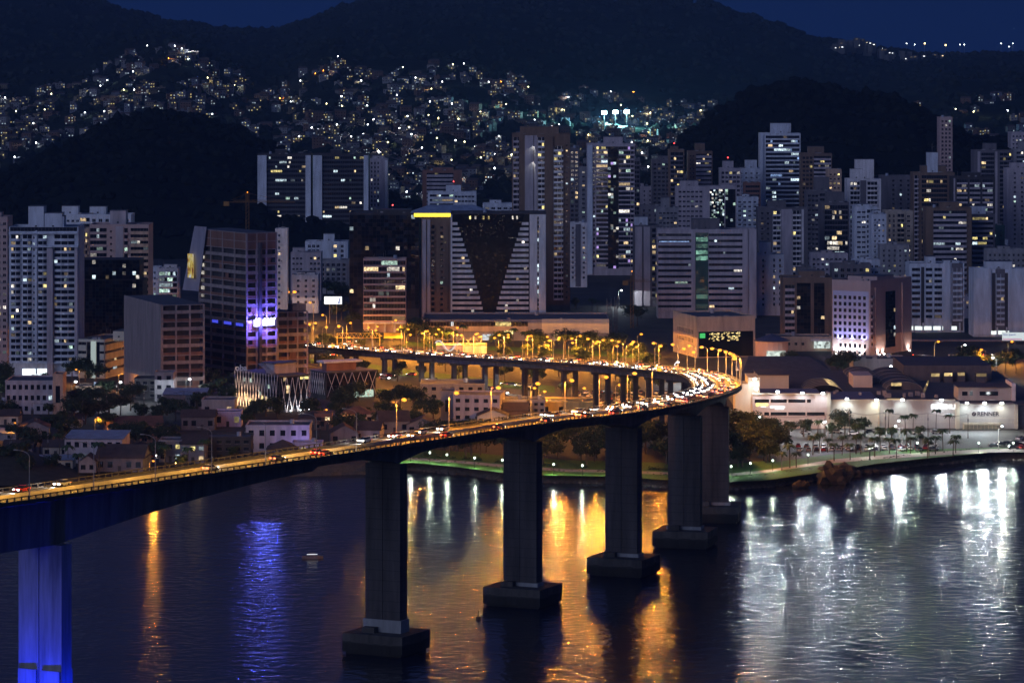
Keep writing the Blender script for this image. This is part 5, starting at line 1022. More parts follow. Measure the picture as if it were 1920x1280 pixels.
HS = [
 ('long pale parking deck block with white bands', 10, 100, 716, 776, mauve, 'flat', tile, 24, 2, 0, 8, .05, 3), ('tall orange brick end wall beside the parking deck', 99, 118, 704, 778, peach, 'flat', tile, 12, 2, 0, 1, 0, 1),
 ('teal lit corner house at the left edge', -14, 11, 755, 780, hwhite, 'flat', tile, 9, 2, 0, 2, .9, 1), ('white gabled house with dark roof below the parking deck', 36, 92, 802, 826, hwhite, 'gablef', tiled, 14, 2.6, 6, 3, .1, 1), ('low roofed cottage at the left edge', -30, 34, 780, 796, beige, 'gable', tiled, 12, 2.4, 0, 4, 0, 1),
 ('blue sheet roofed shed at the left edge', -40, 30, 812, 826, grey, 'shed', zinc, 12, 1.0, 0, 3, 0, 1), ('two storey block under a big pale blue sheet roof', 121, 229, 822, 868, mauve, 'shed', zinc, 16, 1.6, -4, 7, .08, 2), ('long low house with pale blue sheet roof beside the palms', 30, 136, 862, 882, cream, 'shed', zinc, 10, .8, 0, 6, .05, 1),
 ('dark barn like house with wide tiled roof', 180, 268, 858, 884, dgrey, 'gable', tiled, 16, 4.2, -5, 5, .05, 1), ('vaulted grey store by the bridge railing', 148, 180, 866, 886, grey, 'gablef', tiled, 10, 2.5, 0, 2, 0, 1), ('peach hall with long gable roof lit by the street lamp', 203, 306, 800, 818, peach, 'gable', tile, 18, 3.2, 10, 5, .1, 1),
 ('red tiled cottage in front of the peach hall', 262, 316, 816, 832, brick, 'gable', tile, 12, 2.6, 0, 3, 0, 1), ('white modern villa glowing orange at its base', 298, 340, 828, 866, hwhite, 'flat', tile, 12, 2, 0, 3, .35, 2), ('white villa with sloping slab roof next to the glowing villa', 338, 385, 832, 868, hwhite, 'shed', tiled, 12, 2, 0, 3, .3, 2),
 ('dark glass office cube by the bridge', 386, 470, 822, 862, dark, 'flat', tile, 14, 2, 0, 5, .05, 3), ('grey two storey workshop with long window bands', 461, 580, 800, 848, mauve, 'flat', tile, 18, 2, 0, 6, .04, 2), ('violet lit bar front with white posts', 548, 604, 832, 858, mat('violet_lit_white_render', (.5, .45, .7)), 'flat', tile, 8, 2, 0, 4, .9, 1), ('dark tiled roof house beside the violet bar', 500, 556, 842, 862, dgrey, 'hip', tiled, 12, 3, 0, 3, 0, 1),  # the bar's white render carries the violet light in its colour
 ('white gabled house with red roof near the bridge railing', 620, 672, 812, 834, hwhite, 'gablef', tile, 12, 3, 5, 3, .05, 1), ('long tiled house right of the red roofed house', 664, 712, 806, 830, mauve, 'gable', tiled, 12, 3, -6, 3, .05, 1), ('white walled house with steep dark roof', 712, 768, 790, 812, hwhite, 'gable', tiled, 14, 3.6, 8, 3, .03, 1), ('white cottage with small porch right of the steep roof', 762, 822, 796, 812, hwhite, 'gablef', tiled, 12, 2.6, 0, 3, .05, 1),
 ('white three storey clinic with rows of square windows', 850, 937, 743, 790, mauve, 'flat', tile, 20, 2, -6, 5, .02, 3), ('blank white gable wall of the clinic stair', 826, 852, 736, 788, hwhite, 'flat', tile, 14, 2, 0, 1, 0, 1), ('pale two storey block with small windows behind the clinic', 788, 908, 722, 750, hwhite, 'flat', tile, 22, 2, 0, 7, .03, 2), ('cream two storey house right of the clinic', 936, 992, 752, 786, cream, 'flat', tile, 14, 2, 0, 4, .2, 2),
 ('small gabled cottage in front of the clinic', 895, 953, 780, 798, cream, 'gablef', tiled, 12, 2.6, 0, 4, .1, 1), ('brown gabled house right of the small cottage', 945, 990, 770, 790, brown, 'gable', tiled, 12, 3, 0, 3, 0, 1), ('grey plain block behind the bridge lamp', 988, 1022, 752, 786, grey, 'flat', tile, 14, 2, 0, 3, .02, 3), ('long yellow walled depot under the bridge lamps', 1010, 1122, 756, 780, mat('yellow_render', (.62, .46, .18)), 'flat', tile, 20, 2, 0, 4, 0, 1),
 ('white twin stair tower block with tank on top', 290, 325, 700, 752, hwhite, 'flat', tile, 10, 2, 0, 2, .05, 3), ('dark glass block left of the twin stair tower', 252, 292, 712, 748, dark, 'flat', tile, 12, 2, 0, 3, .05, 3), ('small house with red topped wall near the side street', 142, 190, 726, 752, brown, 'flat', tile, 12, 2, 0, 3, .05, 2), ('grey workshop roofs left of the market hall', 306, 384, 740, 772, dgrey, 'shed', zinc, 16, 1.4, 0, 5, .03, 1),
 ('plain grey storage block below the market hall', 378, 440, 752, 792, grey, 'flat', tile, 14, 2, 0, 3, .03, 1), ('long red roofed annex in front of the unfinished tower', 385, 470, 704, 722, brick, 'gable', tile, 12, 1.8, 0, 6, .05, 1), ('long two level annex right of the unfinished tower', 540, 622, 690, 712, raw, 'flat', tile, 16, 2, 0, 8, .05, 2), ('violet washed store with open front', 402, 452, 774, 800, mat('violet_lit_white_render', (.5, .45, .7)), 'flat', tile, 10, 2, 0, 3, .6, 1),  # same white render with the violet light in its colour
 ('low grey house left of the violet washed store', 340, 402, 782, 806, dgrey, 'gable', tiled, 12, 2.6, 0, 4, .05, 1), ('little brick house behind the violet bar', 590, 622, 778, 806, brick, 'flat', tile, 10, 2, 0, 2, .2, 2), ('brown roofed house below the market hall corner', 640, 700, 776, 796, beige, 'hip', tile, 12, 2.8, 0, 4, .1, 1), ('dark tiled house left of the round tree', 560, 612, 784, 806, dgrey, 'hip', tiled, 12, 2.6, 0, 3, .1, 1),
 ('small cottage behind the two storey sheet roofed block', 80, 128, 838, 856, beige, 'gable', tiled, 10, 2.4, 0, 3, .1, 1), ('low white house left of the barn like house', 6, 60, 840, 858, hwhite, 'gable', tiled, 11, 2.6, 0, 4, .05, 1), ('grey shed in the trees left of the peach hall', 108, 150, 786, 802, grey, 'shed', tiled, 10, 1.4, 0, 3, .1, 1), ('dark hip roofed house near the street lamp cluster', 236, 290, 842, 858, dgrey, 'hip', tiled, 12, 2.6, 0, 3, .15, 1),
]
for h_ in HS: house(*h_)
for (x, y, col, e) in ((570, 838, (.35, .3, 1), 3200), (425, 784, (.35, .3, 1), 1600), (4, 762, (.2, 1, .8), 900), (330, 872, (1, .6, .15), 2400), (372, 874, (1, .6, .15), 2400)):
    p = gp(x, y + 14, GZ); t = thing('wall_lamp', {570: 'violet lamp at the bar front', 425: 'violet lamp at the open store', 4: 'teal lamp at the left edge house', 330: 'orange garden lamp at the glowing villa', 372: 'orange garden lamp under the sloping roof villa'}[x], 'lamp', p); mb = MB(); mb.bar((0, -1, 0), (0, -1, 3.2), .06); mb.build('pole', black, t); mb = MB(); mb.ball((0, -1, 3.4), .3); mb.build('globe', emit('globe_%d' % x, col, 7), t); spot(t, (0, -1, 3.7), e, col, 178, aim=(0, .8, -.4))
# ---------------------------------------------------------------- hillside houses
def hhouse(w, dp, h, m, rm, lights, seed, gable):
    rnd = random.Random(seed); b = MB(); b.box(-w / 2, w / 2, 0, dp, -6, h); 
    if gable: b.quad((-w / 2 - .3, -.3, h), (w / 2 + .3, -.3, h), (w / 2 + .3, dp / 2, h + 1.8), (-w / 2 - .3, dp / 2, h + 1.8), m=1); b.quad((w / 2 + .3, dp + .3, h), (-w / 2 - .3, dp + .3, h), (-w / 2 - .3, dp / 2, h + 1.8), (w / 2 + .3, dp / 2, h + 1.8), m=1)
    else: b.box(-w / 2 - .2, w / 2 + .2, -.2, dp + .2, h + .01, h + .3, m=1); b.box(-w * .1, w * .2, dp * .4, dp * .7, h + .31, h + 1.6)
    fl = max(1, int(h // 2.8)); n = max(2, int(w // 2.4))
    for k in range(fl):
        for j in range(n):
            u = -w / 2 + w * (j + .5) / n; mi = 3 if rnd.random() < lights else 2; b.box(u - .45, u + .45, -.06, -.01, k * 2.8 + 1.0, k * 2.8 + 1.9, m=mi if mi == 2 else 3 + rnd.randrange(2))
    return b.mesh('hillside_house', [m, rm, glass, rnd.choice([LC, LC, LN, LW, LY]), rnd.choice([LC, LC, LN, LY])])
hm = [mat('hill_wall_white', (.20, .20, .21)), mat('hill_wall_ochre', (.17, .14, .09)), mat('hill_wall_brick', (.12, .07, .05)), mat('hill_wall_blue', (.13, .15, .19)), mat('hill_wall_grey', (.12, .12, .12))]
HV = [(hhouse(6.5 + (i * 37 % 11) * .5, random.uniform(7, 10), (3, 5.8, 6, 8.6)[i % 4], hm[i % 5], tiled if i % 3 == 0 else roofm, [.2, .35, .55][i % 3], i, i % 3 == 0), ('one storey ', 'two storey ', 'two storey ', 'three storey ')[i % 4] + ['white', 'ochre', 'bare brick', 'bluish', 'grey'][i % 5] + (' gabled' if i % 3 == 0 else ' flat roofed') + ' house') for i in range(30)]
def dens(x, y):      # how built-up the slope is at this pixel
    top = interp(YT, x) + 3
    if y < top: return 0
    if x < 520 and y > interp([(-60, 340), (0, 325), (110, 272), (225, 226), (310, 210), (430, 238), (500, 275)], x) - 2: return 0
    if 1240 < x < 1790 and y > interp([(1240, 310), (1310, 243), (1360, 205), (1490, 150), (1600, 170), (1790, 240)], x) - 3: return 0
    if x < 1330: return .55 if (x < 150 and y < 200) else 1.0 if x < 1200 else .8
    return .7 if x > 1780 else .0 if y < 185 else .3
def slope_zone(x, y):
    if x < 160: return 'at the far left of the slope'
    if x < 480: return 'on the upper left rise of the slope' if y < 160 else 'above the left dark hill'
    if x < 760: return 'above the twin slabs' if y > 200 else 'high above the twin slabs'
    if x < 1000: return 'above the striped tower' if y > 220 else 'in the middle of the slope'
    if x < 1340: return 'around the bright sports lights'
    return 'beyond the round hill on the right'
cells = {}; nh = 0; tries = 0; stuffv = MB(); rest = []
while nh < 1250 and tries < 60000:
    tries += 1; x = random.uniform(-20, 1940); y = random.uniform(88, 400)
    if random.random() > dens(x, y) or (noise.noise((x * .011, y * .028, 2)) < -.1 and random.random() < .85): continue
    if 1340 > x > 500 and y > 380: continue
    k = (int(x / (5.2 + y * .012)), int(y / 3.9))
    if k in cells: continue
    cells[k] = 1; rest.append((x, y)); nh += 1
rest.sort(key=lambda q: -q[1]); HC = {}
def hlab(k): HC[k] = HC.get(k, 0) + 1; return k if HC[k] == 1 else k + ', ' + nth(HC[k] - 1) + ' upwards'
for i, (x, y) in enumerate(rest):
    p = ground_at(x, y); me, cn = HV[random.randrange(30)]; rz = random.uniform(-.5, .5)
    if i < 300:
        o = link('hillside_house', me); o.location = p; o.rotation_euler = (0, 0, rz); tag(o, hlab(cn + ' ' + slope_zone(x, y)), 'house', 'small houses stacked on the dark slope')
    else:
        M = Matrix.Translation(p) @ Matrix.Rotation(rz, 4, 'Z'); k = len(stuffv.v); base = 5 * hm.index(me.materials[0]); off = {0: base, 1: base + 1, 2: base + 2, 3: base + 3, 4: base + 4}
        stuffv.v += [tuple(M @ v.co) for v in me.vertices]
        for pl_ in me.polygons: stuffv.f.append(tuple(k + v for v in pl_.vertices)); stuffv.m.append(off[pl_.material_index])
mm = []
for h_ in hm: mm += [h_, tiled, glass, LC, LY]
o = stuffv.build('far_hillside_houses', mm, kind='stuff'); tag(o, 'mass of tiny lit houses high on the dark slope', 'houses')
def hill_lamp(bulb, e, col, rb):
    def f():
        t = thing('hill_lamp', 'x', 'street lamp'); mb = MB(); mb.bar((0, 0, -3), (0, 0, 7), .12, n=4); mb.build('pole', steel, t); mb = MB(); mb.ball((.6, 0, 7), rb); mb.build('lamp_head', bulb, t); spot(t, (.6, -.2, 7.6), e, col, 178, rad=.4, aim=(0, -.25, -1)); return t
    return f
HL = {'white': hill_lamp(bulbW, 9000, (.9, .97, 1), .7), 'yellow': hill_lamp(emit('hill_lamp_yellow', (1, .9, .45), 9), 11000, (1, .88, .42), .7), 'orange': hill_lamp(bulbO, 14000, SOD, .8)}
n = 0; tries = 0; used = []
while n < 120 and tries < 4000:
    tries += 1; x = random.uniform(0, 1915); y = random.uniform(96, 390)
    if random.random() > dens(x, y) or any(abs(x - a) < 14 and abs(y - c) < 9 for a, c in used): continue
    used.append((x, y)); c = random.choices(['white', 'yellow', 'orange'], [.5, .42, .08])[0]; place('hl' + c, HL[c], ground_at(x, y), 0, c + ' street light ' + slope_zone(x, y) + ', ' + nth(len([u for u in used if slope_zone(*u) == slope_zone(x, y)]) - 1) + ' of its patch', 'street lamp', 'street lights on the slope'); n += 1
# special lamps: the orange corner, the big sports floodlights, single bright stars
for (x, y, c, zn) in ((560, 160, 'orange', 'lowest of the orange corner high on the slope'), (605, 145, 'orange', 'middle of the orange corner high on the slope'), (590, 150, 'orange', 'left of the orange corner high on the slope'), (685, 138, 'orange', 'rightmost of the orange corner high on the slope'), (275, 97, 'white', 'on the left summit'), (327, 98, 'white', 'beside the white summit house'), (340, 103, 'white', 'below the white summit house'), (1788, 258, 'white', 'at the foot of the round hill')): place('hl' + c, HL[c], ground_at(x, y), 0, c + ' hill street lamp ' + zn, 'street lamp', 'street lights on the slope')
def flood_mast():
    t = thing('floodlight_mast', 'x', 'floodlight'); mb = MB(); mb.bar((0, 0, -4), (0, 0, 18), .3); mb.build('pole', black, t); P(t, 'lamp_bank', emit('sports_floodlight', (.45, .95, 1), 60), -2.6, 2.6, -.5, 0, 16.6, 20); spot(t, (0, -3.5, 18), 420000, (.35, .9, 1), 178, rad=1, aim=(0, -.55, -1)); return t
for i, (x, y) in enumerate(((1133, 236), (1154, 235), (1175, 234))): p = ground_at(x, y + 8); place('flood_mast', flood_mast, p, 0, 'cyan white sports floodlight mast on the slope, ' + nth(i) + ' from the left of three', 'floodlight', 'sports floodlights on the slope')
# white house on the summit and the settlement on the far ridge
p = ground_at(348, 106); t = thing('summit_house', 'white lit colonnaded house on the left summit', 'house', p); P(t, 'wall', white, -4, 14, 1, 10, -5, 5); P(t, 'roof', white, -5, 15, -1, 11, 5.4, 6)
for k in range(7): P(t, 'column', white, -4.6 + 3.1 * k, -4.2 + 3.1 * k, -.8, -.4, -4, 5.4)
spot(t, (5, -6, 6), 6000, (1, .97, .92), 178, aim=(0, 1, -.6))
fr_ = MB(); fb = MB()
for k in range(120):
    x = random.choice([random.gauss(1590, 22), random.uniform(1545, 1745), random.uniform(1610, 1780)]); y = 100 - 24 * math.exp(-((x - 1600) / 45) ** 2) + random.uniform(-4, 9) + max(0, (x - 1640) * .06); d = 6300 + random.uniform(-150, 150); p = pd(x, y, d); fb.box(p.x - 4, p.x + 4, d, d + 8, p.z - 14, p.z + 3)
    if random.random() < .7: r = random.uniform(.8, 1.9); fr_.box(p.x - r, p.x + r, d - .3, d - .1, p.z, p.z + r, m=random.randrange(3))
fb.build('ridge_houses', hm[4], kind='stuff')['label'] = 'tiny houses along the far right ridge'
fr_.build('ridge_lights', [emit('ridge_white', (.9, .97, 1), 2.4), emit('ridge_warm', (1, .8, .5), 2.2), LW], kind='stuff')['label'] = 'tiny lit windows along the far right ridge'
for (x, y) in ((1734, 82), (1773, 85), (1800, 84), (1700, 82), (1655, 92), (1715, 84), (1808, 84), (1877, 82), (1899, 82), (1892, 88), (1905, 130), (1893, 128), (1912, 133)):
    d = 6400; p = pd(x, y, d); t = thing('hill_lamp', 'distant lamp on the far right skyline near column ' + str(x), 'street lamp', (p.x, d, 0)); t['label'] = 'distant white lamp on the far right skyline, ' + nth([1655, 1700, 1715, 1734, 1773, 1800, 1808, 1877, 1892, 1893, 1899, 1905, 1912].index(x)) + ' from the left'; t['group'] = 'skyline lamps'; mb = MB(); mb.bar((0, 0, max(0, tz(x, d) - 4)), (0, 0, p.z), .25, n=4); mb.build('pole', steel, t); mb = MB(); mb.ball((0, 0, p.z), 1.5 if x in (1734, 1773) else .9); mb.build('lamp_head', bulbY if x in (1734, 1773, 1905, 1893, 1912) else bulbW, t)
# ---------------------------------------------------------------- trees and palms
def leaf_tree(seed, hgt, rad, m, nleaf=900, flat=.75):
    def f():
        rnd = random.Random(seed); t = thing('tree', 'x', 'tree'); b = MB(); zc = hgt - rad * flat; b.bar((0, 0, -.5), (.15, .1, zc * .75), .32, r2=.2, n=7)
        cl = []
        for k in range(9):
            a = rnd.uniform(0, 6.28); r_ = rad * rnd.uniform(.35, .72); c = Vector((math.cos(a) * r_, math.sin(a) * r_, zc + rad * flat * rnd.uniform(-.45, .6))); cl.append((c, rad * rnd.uniform(.32, .52))); b.bar((.15, .1, zc * .7), tuple(c), .12, r2=.04, n=5)
        cl.append((Vector((0, 0, zc + rad * flat * .3)), rad * .55)); b.build('trunk', bark, t)
        c = MB()
        for k in range(nleaf):
            ce, cr = rnd.choice(cl); v = Vector((rnd.gauss(0, 1), rnd.gauss(0, 1), rnd.gauss(0, 1))).normalized(); p = ce + Vector((v.x, v.y, v.z * flat)) * cr * rnd.uniform(.55, 1.1); s = rnd.uniform(.22, .48); n_ = (v + Vector((rnd.uniform(-.7, .7), rnd.uniform(-.7, .7), rnd.uniform(-.4, .9)))).normalized(); q = n_.to_track_quat('Z', 'Y'); a = q @ Vector((s, 0, 0)); e = q @ Vector((0, s * .7, 0)); c.quad(p - a, p - e, p + a, p + e)
        c.build('crown', m, t); return t
    return f
TV = [leaf_tree(1, 8, 4.2, leafA), leaf_tree(2, 9.5, 5.2, leafA, 1200), leaf_tree(3, 6.5, 3.2, leafB, 700), leaf_tree(4, 11, 6, leafA, 1500, .65), leaf_tree(5, 5, 2.4, leafB, 500)]
frm = None
def palm(seed, hgt, nf, L_):
    def f():
        rnd = random.Random(seed); t = thing('palm_tree', 'x', 'palm'); b = MB(); pr = (0, 0, -.3); lean = rnd.uniform(-.5, .5)
        for k in range(1, 7): q = (lean * (k / 6) ** 2, 0, hgt * k / 6); b.bar(pr, q, .20 - .014 * k, r2=.19 - .014 * k, n=7); pr = q
        b.build('trunk', bark, t)
        for j in range(nf):
            a = 6.28 * j / nf + rnd.uniform(-.2, .2); up = rnd.uniform(.1, .95); c = MB(); N = 6; base = Vector(pr); h_ = Vector((math.cos(a), math.sin(a), 0)); s_ = Vector((-h_.y, h_.x, 0)); P0 = None
            for k in range(N + 1):
                tt = k / N; p = base + h_ * (L_ * tt * (1 - .12 * tt)) + Vector((0, 0, L_ * (up * tt - (.55 + up * .75) * tt * tt))); w = .52 * math.sin(math.pi * min(.97, tt * .9 + .1)); lo_ = p + Vector((0, 0, -w * .55))
                if P0: c.quad(P0[0], p, lo_ + s_ * w, P0[1] + s_ * P0[2]); c.quad(p, P0[0], P0[1] - s_ * P0[2], lo_ - s_ * w)
                P0 = (p, lo_, w)
            c.build('frond', leafP, t)
        return t
    return f
PV = [palm(1, 6.5, 12, 3.0), palm(2, 7.6, 12, 3.2), palm(3, 5.4, 11, 2.8), palm(4, 9.5, 13, 3.0)]
def tree_px(x, yb, k, label, sc=1, z=GZ): p = gp(x, yb, z); return place('tree%d' % k, TV[k], p, random.uniform(0, 6.28), label, 'tree', 'broad dark trees', sc)
def palm_px(x, yb, k, label, sc=1): p = gp(x, yb, GZ); return place('palm%d' % k, PV[k], p, random.uniform(0, 6.28), label, 'palm', 'coconut palms on the shore', sc)
SHP = [(1466, 882), (1481, 877), (1493, 876), (1536, 850), (1524, 853), (1564, 864), (1579, 853), (1594, 862), (1605, 851), (1614, 851), (1631, 862), (1640, 856), (1668, 850), (1681, 860), (1700, 847), (1707, 850), (1739, 858), (1742, 855), (1754, 851), (1768, 844), (1787, 855), (1792, 849), (1552, 848), (1651, 846), (1724, 846)]
for i, (x, y) in enumerate(sorted(SHP)): palm_px(x, y, i % 3, 'coconut palm on the shore lawn, ' + nth(i) + ' counted from the bridge', random.uniform(.9, 1.1))
for i, (x, y) in enumerate(((1452, 822), (1533, 824), (1666, 812), (1712, 812), (1755, 812), (1781, 812), (1698, 815))): palm_px(x, y, 3 if i in (2, 4) else 1, 'taller palm close to the shopping centre wall, ' + nth(i) + ' from the left', .95)
for i, (x, y) in enumerate(sorted(((852, 648), (868, 650), (962, 648), (985, 650), (840, 655), (1110, 596), (1120, 592), (128, 880), (147, 890), (186, 886), (352, 878), (384, 880), (310, 880), (112, 868)))): palm_px(x, y, (3, 1, 0)[i % 3], 'dark palm inland, ' + nth(i) + ' from the left', 1.1)
for i, x in enumerate(sorted(random.uniform(1372, 1462) for _ in range(34))):
    t_ = (x - 1372) / 90; y = random.uniform(818 + t_ * 14, 880 - t_ * 14); tree_px(x, y, random.choice([0, 1, 3, 1]), 'dense dark tree in the clump right of the last bridge pier, ' + nth(i) + ' from the left', random.uniform(.85, 1.15))
for i, x in enumerate(sorted(random.uniform(800, 1372) for _ in range(62))):
    y = random.uniform(822, 872) if x > 900 else random.uniform(835, 856); tree_px(x, y, random.choice([0, 1, 3, 3]), 'dark tree of the wood under the bridge, ' + nth(i) + ' from the left', random.uniform(.85, 1.25))
for i, (x, y, k) in enumerate(((1506, 818, 0), (1572, 812, 3), (1584, 816, 1), (1622, 815, 0), (1560, 820, 2), (1610, 818, 2), (1650, 822, 4), (1672, 822, 4), (1480, 816, 2), (1725, 820, 4))): tree_px(x, y, k, 'leafy tree in the shopping centre forecourt, ' + nth(i) + ' from the left', .9)
TL = [(140, 800, 3), (160, 795, 3), (185, 792, 1), (205, 780, 3), (226, 778, 1), (150, 770, 1), (170, 775, 3), (130, 815, 1), (245, 770, 3), (262, 790, 0), (120, 830, 0), (75, 850, 1), (60, 835, 0), (90, 815, 0), (20, 885, 3), (50, 893, 1), (95, 888, 0), (250, 830, 1), (270, 838, 0), (196, 815, 0), (300, 795, 0), (330, 790, 1), (355, 800, 0), (730, 775, 3), (750, 772, 3), (775, 775, 3), (795, 785, 1), (735, 790, 1), (812, 792, 0), (632, 790, 1), (648, 786, 3), (596, 796, 0), (520, 784, 2), (498, 780, 2), (690, 792, 2), (716, 780, 2), (606, 800, 4), (655, 812, 4), (430, 762, 1), (410, 742, 0), (395, 735, 3), (440, 735, 1), (135, 712, 1), (160, 716, 3), (180, 722, 1), (350, 724, 0), (372, 728, 1), (400, 860, 0), (290, 868, 0), (340, 880, 4), (440, 862, 4), (708, 800, 4), (780, 800, 2), (465, 800, 2), (535, 868, 4)]
TL += [(random.uniform(0, 700), 0, random.choice([0, 1, 2, 4, 0])) for _ in range(46)]; TL = [(x, y or random.uniform(735, 880 - x * .07), k) for x, y, k in TL]
for i, (x, y, k) in enumerate(sorted(TL)): tree_px(x, y, k, 'garden tree among the low houses, ' + nth(i) + ' from the left', random.uniform(.9, 1.2))
TA = [(612, 560, 3), (630, 568, 3), (645, 575, 3), (622, 590, 1), (640, 600, 1), (660, 618, 1), (690, 622, 0), (765, 640, 1), (780, 642, 3), (795, 644, 1), (812, 646, 0), (830, 650, 1), (930, 652, 1), (945, 655, 0), (1010, 664, 1), (1060, 664, 3), (1095, 664, 1), (1125, 668, 1), (1150, 672, 3), (625, 660, 1), (605, 668, 0), (1000, 655, 3), (1185, 610, 3), (1195, 612, 3), (1240, 672, 0), (1225, 690, 2), (300, 560, 1), (310, 556, 3), (325, 566, 3), (1080, 580, 2), (1480, 690, 1), (1570, 712, 3), (1582, 708, 3), (1726, 706, 1), (1745, 705, 0), (1760, 703, 0), (1800, 700, 1), (1820, 700, 3), (1840, 700, 1), (1862, 698, 0), (1885, 699, 1), (1905, 700, 3), (1190, 745, 2), (1060, 745, 2), (1170, 752, 2), (700, 720, 2), (745, 715, 2), (10, 720, 1), (2, 740, 3), (1140, 668, 0), (1105, 655, 3)]
TA += [(random.uniform(590, 1240), 0, random.choice([0, 1, 2, 4])) for _ in range(34)]; TA = [(x, y or 650 + (x - 590) * .05 + random.choice([0, 12, 36, 48]) + random.uniform(-4, 4), k) for x, y, k in TA]
for i, (x, y, k) in enumerate(sorted(TA)): tree_px(x, y, k, 'street tree by the avenues, ' + nth(i) + ' from the left', random.uniform(.9, 1.25))
for i in range(26):
    x = random.choice([random.uniform(1020, 1140), random.uniform(770, 940), random.uniform(1160, 1260)]); p = gp(x, interp(pathY, x) - 8, GZ); b = MB(); rnd = random.Random(i)
    for k in range(70): v = Vector((rnd.gauss(0, .55), rnd.gauss(0, .55), abs(rnd.gauss(0, .5)))); s = .22; q = Vector((rnd.gauss(0, 1), rnd.gauss(0, 1), 1)).to_track_quat('Z', 'Y'); a = q @ Vector((s, 0, 0)); e = q @ Vector((0, s, 0)); b.quad(v - a, v - e, v + a, v + e)
    o = b.build('shrub', leafB); o.location = p; tag(o, 'small rounded shrub beside the promenade under the bridge, ' + nth(i), 'shrub', 'shrubs by the promenade')
# ---------------------------------------------------------------- shore rocks
b = MB(); rk = []
for k in range(2600):
    x = random.uniform(700, 1960); o = random.uniform(0, 11); p = gp(x, shore(x) - o * .95, .0); p.z = -.2 + min(1, o / 8) * 2.6; r = random.uniform(.35, 1.15); b.ball(p, r, jit=.28, sz=(1.1, 1, .75))
tag(b.build('shore_rocks', rockm, kind='stuff'), 'rough dark rock armour along the waterline', 'rocks')
for i, (x, y, r, sz) in enumerate(((1566, 905, 4.6, (1.25, 1, .9)), (1550, 896, 4.0, (.9, 1, 1.0)), (1582, 892, 4.2, (1.2, 1, .85)), (1598, 893, 3.4, (1, 1, .8)), (1502, 914, 2.4, (1.2, 1, .8)), (1620, 887, 2.6, (1.3, 1, .7)), (1640, 886, 2.2, (1.2, 1, .7)))):
    p = gp(x, y, 0); b = MB(); b.ball((0, 0, 0), r, sub=3, sz=sz, jit=.03); b.v = [tuple(Vector(v) * (1 + .55 * noise.noise(Vector(v) * .35 + Vector((i * 7, 0, 0))) + .12 * noise.noise(Vector(v) * 1.1))) for v in b.v]; o = b.build('boulder', bould); o.location = (p.x, p.y, r * .25); tag(o, 'big rounded brown boulder in the water by the promenade, ' + nth(i) + ' of the heap', 'boulder', 'shore boulders')
# left mound behind the bridge
b = MB()
for i in range(25):
    for j in range(15):
        x = -220 + i * 16; d = 1290 + j * 6; t_ = max(0, 1 - ((x + 60) / 220) ** 2) * math.sin(math.pi * j / 14); b.v.append(((x - CX) / F * d, d, GZ - 1 + 9 * t_ + noise.noise((x * .05, d * .1, 0)) * .8 * t_))
for i in range(24):
    for j in range(14): b.f.append((i * 15 + j, (i + 1) * 15 + j, (i + 1) * 15 + j + 1, i * 15 + j + 1)); b.m.append(0)
b.build('mound', mat('scrub_mound', (.045, .045, .035), var=.5, vs=.3, bump=.5), smooth=True, kind='structure')
# ---------------------------------------------------------------- cars
CARC = {'white': (.7, .7, .7), 'silver': (.38, .39, .40), 'black': (.02, .02, .022), 'red': (.35, .03, .025), 'grey': (.12, .12, .13), 'blue': (.03, .06, .16)}
offh = mat('lamp_lens_off', (.5, .5, .5), rough=.2, var=0); offt = mat('tail_lens_off', (.25, .02, .02), rough=.2, var=0); tyre = mat('tyre_rubber', (.015, .015, .015), rough=.9, var=0)
_wh = MB(); _wh.bar((0, -.11, 0), (0, .11, 0), .33, n=12); WHM = _wh.mesh('wheel', tyre)
def car(colr, on_):
    def f():
        t = thing('car', 'x', 'car'); pm = mat('car_paint_' + colr, CARC[colr], rough=.25, var=0, spec=.6); b = MB()
        pr = [(-2.1, .32), (2.12, .32), (2.15, .62), (1.95, .78), (.95, .93), (-1.75, .98), (-2.12, .9)]; n_ = len(pr); k = len(b.v); b.v += [(x, -.87, z) for x, z in pr] + [(x, .87, z) for x, z in pr]
        for i in range(n_): j = (i + 1) % n_; b.f.append((k + j, k + i, k + n_ + i, k + n_ + j)); b.m.append(0)
        b.f += [tuple(range(k, k + n_)), tuple(range(k + n_, k + 2 * n_))[::-1]]; b.m += [0, 0]; bd = b.build('body', pm, t)
        b = MB(); lo_ = [(-1.85, -.8), (1.0, -.8), (1.0, .8), (-1.85, .8)]; up = [(-1.35, -.62), (.25, -.62), (.25, .62), (-1.35, .62)]; k = 0; b.v = [(x, y, .93) for x, y in lo_] + [(x, y, 1.42) for x, y in up]
        for i in range(4): j = (i + 1) % 4; b.f.append((i, j, 4 + j, 4 + i)); b.m.append(0)
        b.f.append((4, 5, 6, 7)); b.m.append(1); cb = b.build('cabin', [glass, pm], t); P(cb, 'roof_panel', pm, -1.33, .23, -.6, .6, 1.422, 1.47)
        for x in (-1.3, 1.3):
            for y in (-.8, .8): w = link('wheel', WHM, t); w.location = (x, y, .33)
        for y in (-.62, .62): P(bd, 'headlight', headM if on_ else offh, 2.1, 2.19, y - .24, y + .24, .56, .76); P(bd, 'tail_light', tailM if on_ else offt, -2.19, -2.1, y - .22, y + .22, .66, .88)
        if on_: spot(t, (2.4, 0, .7), 2600, (1, .92, .78), 80, .6, .25, aim=(1, 0, -.14))
        return t
    return f
CN = list(CARC); CW = [.3, .24, .16, .08, .18, .04]
